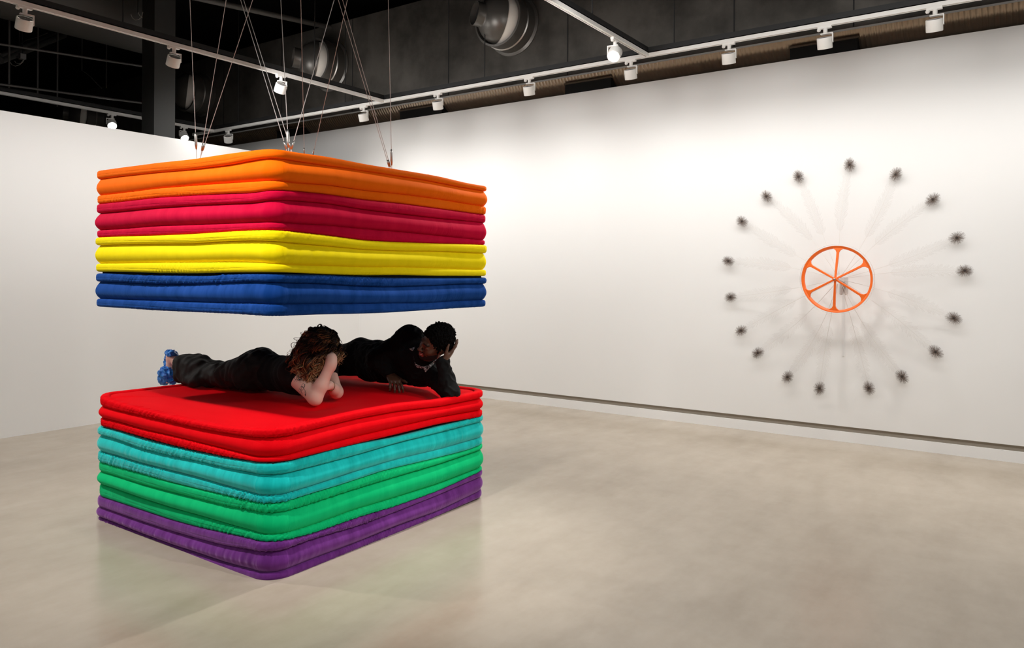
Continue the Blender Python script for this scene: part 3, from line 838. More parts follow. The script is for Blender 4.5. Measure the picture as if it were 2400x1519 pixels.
# ---------------------------------------------------------------- smooth body surfaces from distance fields
def A3(p): return np.array(p, float)
def cap(a, b, ra, rb=None, k=.02): return ('c', A3(a), A3(b), ra, ra if rb is None else rb, k)
def ell(c, r, R=None, k=.02): return ('e', A3(c), A3(r), np.eye(3) if R is None else np.array(R, float), k)
def cut_cap(a, b, ra, rb=None, k=.01): return ('-c', A3(a), A3(b), ra, ra if rb is None else rb, k)
def cut_ell(c, r, R=None, k=.01): return ('-e', A3(c), A3(r), np.eye(3) if R is None else np.array(R, float), k)
def field(prims, h, pad=.02):
    lo, hi = np.full(3, 1e9), np.full(3, -1e9)
    for p in prims:
        if p[0] == 'c':
            r = max(p[3], p[4]); lo = np.minimum(lo, np.minimum(p[1], p[2]) - r); hi = np.maximum(hi, np.maximum(p[1], p[2]) + r)
        elif p[0] == 'e':
            r = p[2].max(); lo = np.minimum(lo, p[1] - r); hi = np.maximum(hi, p[1] + r)
    lo -= pad; hi += pad
    n = np.ceil((hi - lo) / h).astype(int) + 1
    ax = [lo[i] + h * np.arange(n[i]) for i in range(3)]
    V = np.full(tuple(n), 1.0, dtype=np.float32)
    for p in prims:
        kind = p[0].lstrip('-'); k = p[-1]
        if kind == 'c':
            r = max(p[3], p[4]); a = np.minimum(p[1], p[2]) - r; b = np.maximum(p[1], p[2]) + r
        else:
            r = p[2].max(); a = p[1] - r; b = p[1] + r
        mg = k + 3 * h
        i0 = [max(0, int((a[i] - mg - lo[i]) / h)) for i in range(3)]
        i1 = [min(n[i], int((b[i] + mg - lo[i]) / h) + 2) for i in range(3)]
        X = ax[0][i0[0]:i1[0]][:, None, None]; Y = ax[1][i0[1]:i1[1]][None, :, None]; Z = ax[2][i0[2]:i1[2]][None, None, :]
        if kind == 'c':
            A, B, ra, rb = p[1], p[2], p[3], p[4]
            d = B - A; dd = d.dot(d) + 1e-12
            t = np.clip(((X - A[0]) * d[0] + (Y - A[1]) * d[1] + (Z - A[2]) * d[2]) / dd, 0, 1)
            D = np.sqrt((X - A[0] - t * d[0]) ** 2 + (Y - A[1] - t * d[1]) ** 2 + (Z - A[2] - t * d[2]) ** 2) - (ra + (rb - ra) * t)
        else:
            c, r, R = p[1], p[2], p[3]
            q = [(X - c[0]) * R[i][0] + (Y - c[1]) * R[i][1] + (Z - c[2]) * R[i][2] for i in range(3)]
            k0 = np.sqrt(sum((q[i] / r[i]) ** 2 for i in range(3)))
            k1 = np.sqrt(sum((q[i] / r[i] ** 2) ** 2 for i in range(3))) + 1e-9
            D = k0 * (k0 - 1) / k1
        S = V[i0[0]:i1[0], i0[1]:i1[1], i0[2]:i1[2]]
        if p[0][0] == '-':
            D = -D
            hh = np.clip(.5 - .5 * (S - D) / k, 0, 1)
            S[...] = S * (1 - hh) + D * hh + k * hh * (1 - hh)
        else:
            hh = np.clip(.5 + .5 * (D - S) / k, 0, 1)
            S[...] = D * (1 - hh) + S * hh - k * hh * (1 - hh)
    return V, lo, h
def surfnet(V, org, h):
    ins = V < 0
    n = V.shape
    cnt = np.zeros(tuple(x - 1 for x in n), dtype=np.int8)
    for a in (0, 1):
        for b in (0, 1):
            for c in (0, 1):
                cnt += ins[a:n[0]-1+a, b:n[1]-1+b, c:n[2]-1+c]
    I = np.argwhere((cnt > 0) & (cnt < 8))
    idx = np.full(cnt.shape, -1, dtype=np.int32); idx[I[:, 0], I[:, 1], I[:, 2]] = np.arange(len(I))
    acc = np.zeros((len(I), 3)); m = np.zeros(len(I))
    corners = [(a, b, c) for a in (0, 1) for b in (0, 1) for c in (0, 1)]
    val = {c: V[I[:, 0] + c[0], I[:, 1] + c[1], I[:, 2] + c[2]].astype(float) for c in corners}
    for c in corners:
        for ax in range(3):
            if c[ax]: continue
            d = list(c); d[ax] = 1; d = tuple(d)
            va, vb = val[c], val[d]; x = (va < 0) != (vb < 0)
            t = np.where(x, va / np.where(x, va - vb, 1), 0)
            pos = np.array(c, float)[None, :].repeat(len(I), 0); pos[:, ax] = t
            acc[x] += pos[x]; m[x] += 1
    P = (I + acc / m[:, None]) * h + org
    F = []
    for ax in range(3):
        b, c = (ax + 1) % 3, (ax + 2) % 3
        s0 = [slice(None)] * 3; s1 = [slice(None)] * 3
        s0[ax] = slice(0, n[ax] - 1); s1[ax] = slice(1, n[ax])
        ch = ins[tuple(s0)] != ins[tuple(s1)]
        E = np.argwhere(ch)
        E = E[(E[:, b] > 0) & (E[:, c] > 0) & (E[:, b] < n[b] - 1) & (E[:, c] < n[c] - 1)]
        def cell(db, dc):
            q = E.copy(); q[:, b] -= db; q[:, c] -= dc
            return idx[q[:, 0], q[:, 1], q[:, 2]]
        f = np.stack([cell(1, 1), cell(0, 1), cell(0, 0), cell(1, 0)], 1)
        fl = ~ins[E[:, 0], E[:, 1], E[:, 2]]
        f[fl] = f[fl][:, ::-1]
        F.append(f)
    return P, np.concatenate(F)
def relax(P, F, it=2):
    e = np.concatenate([F[:, [0, 1]], F[:, [1, 2]], F[:, [2, 3]], F[:, [3, 0]]])
    for _ in range(it):
        s = np.zeros_like(P); c = np.zeros(len(P))
        for a, b in ((0, 1), (1, 0)):
            for d in range(3): s[:, d] += np.bincount(e[:, a], P[e[:, b], d], len(P))
            c += np.bincount(e[:, a], minlength=len(P))
        P = P * .4 + .6 * s / np.maximum(c, 1)[:, None]
    return P
def vnormals(P, F):
    a = np.cross(P[F[:, 2]] - P[F[:, 0]], P[F[:, 3]] - P[F[:, 1]])
    Nn = np.zeros_like(P)
    for k in range(4):
        for d in range(3): Nn[:, d] += np.bincount(F[:, k], a[:, d], len(P))
    return Nn / (np.linalg.norm(Nn, axis=1)[:, None] + 1e-12)
from mathutils import noise as mn
def displace(P, F, amp, scale, seed=0, stretch=(1, 1, 1), ridged=False):
    Nn = vnormals(P, F); out = P.copy()
    s = np.array(stretch) * scale
    for i in range(len(P)):
        q = P[i] * s + seed
        v = mn.noise(Vector(q))
        if ridged: v = .45 - abs(v) * 1.6
        out[i] = P[i] + Nn[i] * amp * v
    return out
def organic(name, prims, m, parent, h=.004, it=1, disp=None, mats=None, pick=None, extra=None):
    V, o, hh = field(prims, h); P, F = surfnet(V, o, hh); P = relax(P, F, it)
    for d in (disp or []): P = displace(P, F, *d)
    mi = None
    if pick is not None:
        mi = pick(P[F].mean(axis=1))
    if extra is not None:
        ev, ef, em = extra(P, F)
        F = np.concatenate([F, ef + len(P)]); P = np.concatenate([P, ev])
        mi = np.concatenate([mi if mi is not None else np.zeros(len(F) - len(ef), int), np.full(len(ef), em)])
    return mesh(name, P, F, m, parent, smooth=True, mats=mats, midx=mi)
def unit(v): v = np.array(v, float); return v / np.linalg.norm(v)
RT = np.array([ST, -CT, 0.]); FW = np.array([CT, ST, 0.]); UPV = np.array([0, 0, 1.])
def hand(wr, d, n, side, curl, scale=1.0, spread=.25, thumb=(.55, .75, .25), kf=.004, wr_r=.026):
    """wr wrist, d to the fingers, n out of the palm, side towards the thumb"""
    d = unit(d); n = unit(n - d * np.dot(n, d)); t = unit(np.cross(d, n)); t = t * (1 if np.dot(t, side) > 0 else -1)
    s = scale; P = []
    offs = [.031, .0105, -.0105, -.031]; base = [.088, .092, .087, .079]
    lens = [(.042, .025, .020), (.047, .029, .021), (.043, .027, .020), (.033, .020, .018)]
    kn = []
    for o, b in zip(offs, base):
        k_ = wr + d * b * s + t * o * s - n * 0.0; kn.append(k_)
        P.append(cap(wr + d * .008 * s + t * o * .5 * s, k_, .016 * s, .0115 * s, .014))
    P.append(ell(wr + d * .045 * s + n * .002, (.050 * s, .036 * s, .016 * s), (d, t, n), .015))
    P.append(cap(wr - d * .006 * s, wr + d * .01 * s, wr_r * s, .024 * s, .015))
    for i, (k_, ls) in enumerate(zip(kn, lens)):
        a = 0; p = k_; c = curl[i] if isinstance(curl[0], (tuple, list)) else curl
        r = [.0098, .0088, .0080, .0066]
        sp = t * spread * (1.5 - i) * .22
        for j in range(3):
            a += c[j]
            q = p + unit(d * math.cos(a) + n * math.sin(a) + sp) * ls[j] * s
            P.append(cap(p, q, r[j] * s, r[j + 1] * s, kf if j else .008)); p = q
    b = wr + d * .022 * s + t * .022 * s
    td = unit(d * thumb[0] + t * thumb[1] + n * thumb[2])
    q = b + td * .042 * s; P.append(cap(b, q, .017 * s, .012 * s, .014))
    td2 = unit(td + d * .35); q2 = q + td2 * .032 * s; P.append(cap(q, q2, .0115 * s, .0100 * s, .005))
    td3 = unit(td2 + d * .25); q3 = q2 + td3 * .024 * s; P.append(cap(q2, q3, .0100 * s, .0075 * s, .004))
    return P
def head(c, f, up, s=1.0):
    f = unit(f); up = unit(up - f * np.dot(up, f)); l = np.cross(up, f)
    R = (f, l, up)
    def p(a, b, e): return c + (f * a + l * b + up * e) * s
    E = lambda cc, r, k=.02: ell(p(*cc), np.array(r) * s, R, k * s)
    C = lambda a, b, ra, rb, k=.01: cap(p(*a), p(*b), ra * s, rb * s, k * s)
    P = [E((-.012, 0, .035), (.100, .078, .096)), E((.028, 0, -.03), (.066, .062, .085), .03),
         E((.042, 0, -.078), (.046, .046, .036), .03), E((.080, 0, -.100), (.018, .022, .016), .02),
         C((.088, -.034, .026), (.094, 0, .024), .010, .010, .018), C((.094, 0, .024), (.088, .034, .026), .010, .010, .018),
         C((.097, 0, .014), (.116, 0, -.024), .0085, .0115, .012), E((.117, 0, -.028), (.013, .014, .011), .008)]
    for sg in (-1, 1):
        P += [E((.060, sg * .040, -.030), (.030, .022, .026), .025), E((.106, sg * .0145, -.032), (.011, .009, .009), .006),
              ('-e', p(.108, sg * .031, .003), np.array((.020, .017, .011)) * s, np.array(R), .012 * s),
              E((.083, sg * .031, .002), (.0135, .0150, .0115), .003),
              E((-.008, sg * .080, -.008), (.018, .009, .032), .008)]
    P += [C((.091, -.026, -.055), (.105, 0, -.056), .005, .0075, .006), C((.105, 0, -.056), (.091, .026, -.055), .0075, .005, .006),
          C((.089, -.022, -.066), (.101, 0, -.074), .005, .0085, .006), C((.101, 0, -.074), (.089, .022, -.066), .0085, .005, .006),
          ('-c', p(.108, -.018, -.0635), p(.112, .0, -.065), .0028 * s, .0032 * s, .002 * s), ('-c', p(.112, 0, -.065), p(.108, .018, -.0635), .0032 * s, .0028 * s, .002 * s)]
    def loc(X):
        q = (X - c) / s
        return q @ f, q @ l, q @ up
    return P, p, loc

from mathutils.bvhtree import BVHTree
def bvh(o):
    me = o.data; off = Vector(o.parent['base']) if o.parent else Vector((0, 0, 0))
    return BVHTree.FromPolygons([v.co + off for v in me.vertices], [tuple(p.vertices) for p in me.polygons])
def snap(tree, px, py, lift, dflt):
    r = ray(px, py); h_ = tree.ray_cast(Vector((0, 0, EYE)), Vector(r).normalized())
    if h_[0] is None: return ond(px, py, dflt)
    return np.array(h_[0]) - unit(r) * lift
def cloth_mat(name, col, rough=.9):
    m = mat(name, col, rough)
    b = bsdf(m); b.inputs['Specular IOR Level'].default_value = .2
    n = noise(m, objco(m), 900, 2); bump(m, n, .15, .001)
    return m
BLKCL = cloth_mat('black_jersey', (.006, .006, .006)); BLKTR = cloth_mat('charcoal_trousers', (.016, .014, .012), .7)

# ================================================================ woman
def woman():
    skin = mat('fair_skin', (.86, .54, .43), .5); bsdf(skin).inputs['Subsurface Weight'].default_value = .08
    bsdf(skin).inputs['Subsurface Radius'].default_value = (.01, .004, .002)
    ink = mat('tattoo_ink', (.03, .035, .035), .6)
    W = thing('person', 'person with long curly brown hair lying face down in black on the red mattress', 'person', (3.33, 4.2, .80), 'people lying on the red mattress')
    sh1, sh2 = A3((3.215, 3.965, .955)), A3((3.50, 3.95, .965))
    e1, w1 = A3((3.195, 3.715, .815)), A3((3.280, 3.668, 1.030))
    e2, w2 = A3((3.445, 3.80, .815)), np.array(ond(772, 903, 4.87))
    hc = A3((3.328, 3.852, 1.103))
    f = unit(RT * .62 + FW * .35 - UPV * .62); up = UPV * .8 + RT * .5
    H_, hp, hl = head(hc, f, up, .95)
    upn = unit(up - f * np.dot(up, f)); h2 = hc + upn * .030 - f * .014
    P = []
    # torso, pelvis, legs
    P += [ell((3.36, 4.04, .925), (.155, .17, .105), None, .05), cap((3.36, 4.05, .91), (3.35, 4.42, .905), .105, .105, .06),
          ell((3.345, 4.49, .915), (.155, .14, .105), None, .06),
          cap(sh1, sh2, .062, .062, .05), cap((3.36, 3.98, .99), hc + (0, .02, -.04), .058, .052, .03)]
    P += [cap((3.27, 4.5, .90), (3.20, 4.84, .865), .078, .048, .04), cap((3.41, 4.5, .90), (3.33, 4.86, .865), .078, .048, .04),
          cap((3.20, 4.86, .865), (3.115, 5.09, .935), .056, .036, .03), cap((3.33, 4.88, .87), (3.17, 5.11, .90), .056, .036, .03)]
    # feet: heel up, toes down at the mattress edge
    P += [cap((3.115, 5.10, .945), (3.095, 5.165, .985), .036, .030, .02), cap((3.095, 5.165, .985), (3.09, 5.175, .845), .028, .030, .02),
          cap((3.17, 5.11, .90), (3.13, 5.16, .91), .034, .03, .02), cap((3.13, 5.16, .91), (3.06, 5.15, .835), .03, .034, .02)]
    # arms
    P += [cap(sh1, e1 + (0, .012, .012), .066, .048, .03), cap(sh2, e2, .052, .040, .03)]
    P += [cap(e1, e1 + (w1 - e1) * .35, .040, .039, .03), cap(e1 + (w1 - e1) * .35, w1, .040, .029, .03), cap(e1, e1 + A3((0, -.006, -.012)), .033, .030, .02)]
    P += [cap(e2, e2 + (w2 - e2) * .4, .040, .036, .03), cap(e2 + (w2 - e2) * .4, w2, .036, .025, .02)]
    P += hand(w1, unit(UPV * .42 + FW * .90 - RT * .10), -RT * .9 + FW * .1, -FW * .6 + UPV * .6, ((.5, .6, .4), (.45, .6, .4), (.4, .5, .4), (.4, .5, .4)), .95, .3, (.6, .05, .8))
    P += [cap(w1 - UPV * .02, w1 + UPV * .03 + FW * .02, .028, .030, .03)]
    hd = unit(ond(712, 909, 4.73) - w2)
    P += hand(w2, hd, unit(FW * .75 - UPV * .5), UPV, ((.15, .35, .35), (.12, .35, .35), (.12, .35, .35), (.15, .4, .3)), .92, .35, (.8, .55, 0))
    P += H_
    def tattoo(Pv, F):
        tree = BVHTree.FromPolygons([Vector(v) for v in Pv], [tuple(int(i) for i in q) for q in F])
        ev, ef, n = [], [], 0
        # outlines measured on the upper arm
        def circ(cx, cy, rx, ry, a0=0, a1=360, k=18): return [(cx + rx * math.cos(math.radians(a0 + (a1 - a0) * i / k)), cy + ry * math.sin(math.radians(a0 + (a1 - a0) * i / k))) for i in range(k + 1)]
        lines = [circ(1778, 822, 44, 44), circ(1778, 822, 30, 32), [(1740, 800), (1775, 830), (1815, 800)], [(1745, 850), (1778, 822), (1800, 860)],
                 [(1735, 790), (1712, 800), (1705, 835), (1722, 850), (1712, 880)], [(1722, 850), (1745, 860), (1735, 880)],
                 circ(1818, 930, 20, 26), circ(1800, 960, 22, 24), [(1800, 930), (1790, 990), (1808, 1030)], [(1840, 910), (1825, 960), (1840, 990)],
                 [(1755, 975), (1775, 1010), (1790, 1040), (1800, 1075)], [(1765, 960), (1790, 1000), (1815, 1060)],
                 [(1850, 985), (1838, 1010), (1850, 1035), (1842, 1058)], [(1838, 1000), (1856, 1020), (1836, 1045), (1852, 1060)],
                 [(1855, 850), (1870, 880), (1860, 900), (1880, 895)], [(1860, 870), (1878, 860), (1872, 890)]]
        fat = [[(1745, 810), (1762, 806), (1760, 828)], [(1790, 800), (1808, 812)], [(1760, 845), (1780, 855), (1798, 840)], [(1843, 1030), (1846, 1055)], [(1862, 868), (1868, 885)]]
        for ln, rr in [(l_, .0011) for l_ in lines] + [(l_, .0032) for l_ in fat]:
            pts = []
            for (a, b) in zip(ln[:-1], ln[1:]):
                for q in np.linspace(0, 1, 4)[:-1]: pts.append((a[0] + (b[0] - a[0]) * q, a[1] + (b[1] - a[1]) * q))
            pts.append(ln[-1])
            V3 = []
            for (cx, cy) in pts:
                px, py = 370 + cx / 5.333, 730 + cy / 5.333
                r_ = ray(px, py); hh = tree.ray_cast(Vector((0, 0, EYE)), Vector(r_).normalized())
                if hh[0] is None: continue
                V3.append((np.array(hh[0]), np.array(hh[1])))
            if len(V3) < 2: continue
            for i, (q, nn) in enumerate(V3):
                a = V3[max(0, i - 1)][0]; b = V3[min(len(V3) - 1, i + 1)][0]
                tt = unit(b - a + 1e-9); sd = unit(np.cross(nn, tt))
                ev += [q + nn * .0007 + sd * rr, q + nn * .0007 - sd * rr]
            for i in range(len(V3) - 1): ef.append((n + 2*i, n + 2*i + 2, n + 2*i + 3, n + 2*i + 1))
            n += 2 * len(V3)
        return np.array(ev), np.array(ef), 1
    organic('body', P, skin, W, .0036, 1, mats=[ink], extra=tattoo)
    # sleeveless black top
    T = [ell((3.36, 4.04, .925), (.172, .19, .118), None, .05), cap((3.36, 4.05, .91), (3.35, 4.45, .91), .122, .125, .06),
         cap(sh1 + (.0, .012, .0), sh2 + (0, .012, 0), .078, .078, .05), cap(sh1 + (0, .02, 0), sh1 + (e1 - sh1) * .22, .072, .068, .03),
         cap(sh2, sh2 + (e2 - sh2) * .25, .066, .06, .03), cap((3.36, 3.99, .99), (3.355, 3.93, 1.02), .072, .062, .03)]
    organic('sleeveless_top', T, BLKCL, W, .005, 1, [(.008, 9, 3, (1, 2.2, 1))])
    # wide charcoal trousers
    G = [ell((3.345, 4.49, .930), (.180, .165, .132), None, .05), cap((3.35, 4.38, .915), (3.35, 4.5, .915), .128, .13, .05),
         cap((3.255, 4.5, .90), (3.20, 4.82, .868), .112, .076, .05), cap((3.42, 4.5, .90), (3.33, 4.84, .868), .112, .076, .05),
         cap((3.20, 4.82, .868), (3.15, 4.97, .895), .076, .082, .03), cap((3.33, 4.84, .868), (3.22, 5.00, .91), .076, .078, .03),
         cap((3.15, 4.97, .905), (3.125, 5.06, .935), .086, .078, .03), cap((3.22, 5.0, .925), (3.18, 5.06, .925), .078, .080, .03),
         cap((3.11, 4.86, .84), (3.10, 5.04, .862), .045, .050, .03),
         ell((3.17, 4.90, .945), (.06, .04, .035), None, .02), ell((3.15, 5.02, .970), (.05, .038, .035), None, .02),
         ('-c', A3((3.115, 5.11, .935)), A3((3.11, 5.2, .95)), .068, .080, .008)]
    inner = mat('trouser_inside', (.06, .05, .045), .8)
    organic('wide_leg_trousers', G, BLKTR, W, .005, 1, [(.012, 7, 11, (1, 1.6, 1)), (.010, 14, 7, (.6, 2.2, 1)), (.006, 26, 5)])
    # pocket highlight: small reflective zip on the hip
    # blue overshoes
    blue = mat('blue_overshoe_film', (.01, .16, .62), .28); bsdf(blue).inputs['Transmission Weight'].default_value = .0
    nz = noise(blue, objco(blue), 45, 4, .7); L(blue, ramp(blue, nz, [(.38, (.006, .09, .50)), (.6, (.03, .30, .85)), (.74, (.3, .6, .95))]), bsdf(blue).inputs['Base Color'])
    bump(blue, nz, .8, .01)
    S1 = [cap((3.075, 5.120, 1.018), (3.09, 5.175, 1.008), .016, .024, .02), cap((3.09, 5.175, 1.008), (3.095, 5.200, .955), .026, .022, .02),
          cap((3.095, 5.200, .955), (3.09, 5.185, .885), .022, .030, .02), cap((3.10, 5.13, 1.02), (3.13, 5.165, .99), .016, .02, .02)]
    organic('overshoe', S1, blue, W, .003, 0, [(.014, 38, 2, (1, 1, 1), True)])
    S2 = [ell((3.065, 5.165, .872), (.058, .055, .044), None, .02), cap((3.06,5.15,.85),(3.05,5.17,.83),.045,.04,.02), cap((3.065, 5.15, .86), (3.075, 5.11, .825), .040, .030, .02),
          cap((3.055, 5.195, .905), (3.065, 5.18, .88), .010, .03, .02)]
    organic('overshoe', S2, blue, W, .003, 0, [(.016, 34, 8, (1, 1, 1), True)])
    # bracelet round the far wrist
    br = MB(); bc = w2 + (w2 - e2) * -.12; bd = unit(w2 - e2); a = unit(np.cross(bd, UPV)); b = np.cross(bd, a)
    br.tube([bc + (a * math.cos(q) + b * math.sin(q)) * .031 + bd * .006 * math.sin(2 * q) for q in np.linspace(0, 2 * math.pi, 30)], .0022, 6)
    br.build('bracelet', mat('dark_gold', (.25, .15, .05), .35, .8), W, smooth=True)
    # curly hair: dark volume plus curling locks, darker at the root and fair at the tips
    hm = mat('curly_brown_hair', (.05, .02, .01), .45)
    at = N(hm, 'ShaderNodeAttribute'); at.attribute_name = 'tip'
    L(hm, ramp(hm, at.outputs['Fac'], [(0, (.014, .007, .003)), (.3, (.035, .016, .007)), (.5, (.13, .06, .022)), (.75, (.42, .22, .085)), (1, (.62, .38, .18))]), bsdf(hm).inputs['Base Color'])
    rng = np.random.default_rng(5)
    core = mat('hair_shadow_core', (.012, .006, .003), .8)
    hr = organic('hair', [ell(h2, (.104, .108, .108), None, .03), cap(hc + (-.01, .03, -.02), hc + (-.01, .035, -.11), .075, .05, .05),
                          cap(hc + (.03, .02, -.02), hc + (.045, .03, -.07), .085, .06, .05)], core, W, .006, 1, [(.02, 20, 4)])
    V_, F_, T_ = [], [], []; n = 0
    NL, NS = 260, 9
    for k in range(NL * NS):
        if k % NS == 0:
            while True:
                d = _u(rng.standard_normal(3))
                if d @ f < .62 and d[2] > -.30: break
            rs_ = d @ RT
            lock = dict(d=d, ln=(rng.uniform(.10, .16) if rs_ > .30 else rng.uniform(.15, .21) if d @ FW > -.45 else rng.uniform(.20, .31)), w=_u(rng.standard_normal(3)),
                        turns=rng.uniform(1.7, 3.3), ph=rng.uniform(0, 6.28), R=rng.uniform(.011, .023), sg=rng.standard_normal(3) * .2)
        d = _u(lock['d'] + rng.standard_normal(3) * .05)
        p = h2 + d * np.array((.104, .108, .108))
        fly = rng.random() < .04
        hz = A3((d[0], d[1], 0)); hz = hz / (np.linalg.norm(hz) + .15) - RT * .45
        v0 = hz * 1.1 + lock['w'] * .35 - UPV * .2; v0 = v0 - d * (v0 @ d) * .75 + d * .12
        vel = _u(v0 + (rng.standard_normal(3) * .4 if fly else 0))
        ln = lock['ln'] * rng.uniform(.85, 1.08)
        steps = 26; ds_ = ln / steps
        path_ = [p.copy()]
        for i in range(steps):
            q = i / steps
            low = np.clip((hc[2] - .05 - p[2]) / .12, 0, 1)
            horiz = A3((p[0] - hc[0], p[1] - hc[1], 0)); hn = np.linalg.norm(horiz) + 1e-6
            cen = -horiz / hn * max(0, hn - .05) * 9 * low
            vel = _u(vel + (A3((0, 0, -1)) * (.9 + 1.4 * q) * (.85 if fly else 1) + cen + lock['sg']) * .20)
            p = p + vel * ds_
            r_ = (p - h2) / np.array((.110, .114, .114)); m_ = np.linalg.norm(r_)
            if m_ < 1: p = h2 + (p - h2) / m_
            # hair falls beside the raised forearm, not through it
            ab = w1 - e1; t_ = np.clip((p - e1) @ ab / (ab @ ab), 0, 1); c_ = e1 + ab * t_; dv = p - c_
            if np.linalg.norm(dv) < .050: p = c_ + _u(dv - RT * .04 + FW * .02) * .050
            if (p - c_) @ FW < .0 and abs((p - c_) @ RT) < .045 and t_ < .97: p = p - RT * .006
            if p[2] < .885: p[2] = .885; vel[2] = abs(vel[2]) * .2
            path_.append(p.copy())
        C_ = np.array(path_)
        # curl
        tt = np.gradient(C_, axis=0); tt /= np.linalg.norm(tt, axis=1)[:, None]
        a = np.cross(tt, UPV + A3((.01, .02, 0))); a /= np.linalg.norm(a, axis=1)[:, None] + 1e-9; b = np.cross(tt, a)
        turns = lock['turns'] * rng.uniform(.96, 1.04); ph = lock['ph'] + rng.uniform(-.35, .35); R_ = lock['R'] * rng.uniform(.75, 1.15)
        q = np.linspace(0, 1, len(C_))
        amp = R_ * np.clip(q * 2.8, 0, 1)[:, None]
        C_ = C_ + amp * (np.cos(ph + turns * 6.283 * q)[:, None] * a + np.sin(ph + turns * 6.283 * q)[:, None] * b)
        r0 = rng.uniform(.0020, .0042) * (.4 if fly else 1)
        rr = r0 * (1 - .75 * q ** 2)
        tipv = np.clip(q * rng.uniform(.75, 1.2) + rng.uniform(-.12, .1), 0, 1) * (1 if rng.random() > .3 else .55)
        seg = 4
        T = np.gradient(C_, axis=0); T /= np.linalg.norm(T, axis=1)[:, None] + 1e-9
        e = np.cross(T, (.3, .5, .8)); e /= np.linalg.norm(e, axis=1)[:, None] + 1e-9; bb = np.cross(T, e)
        for j in range(seg):
            w_ = 2 * math.pi * j / seg
            V_.append(C_ + rr[:, None] * (math.cos(w_) * e + math.sin(w_) * bb) * (1.0 if j % 2 else 1.6)); T_.append(tipv)
        m_ = len(C_)
        i, j = np.meshgrid(np.arange(m_ - 1), np.arange(seg), indexing='ij')
        F_.append(np.stack([n + j*m_+i, n + ((j+1) % seg)*m_+i, n + ((j+1) % seg)*m_+i+1, n + j*m_+i+1], -1).reshape(-1, 4)); n += seg * m_
    o = mesh('curly_locks', np.concatenate(V_) + 0, np.concatenate(F_), hm, None, smooth=True)
    o.data.transform(Matrix.Translation(-Vector(W['base']))); o.parent = hr
    o['kind'] = 'stuff'
    al = o.data.attributes.new('tip', 'FLOAT', 'POINT'); al.data.foreach_set('value', np.concatenate(T_))
woman()

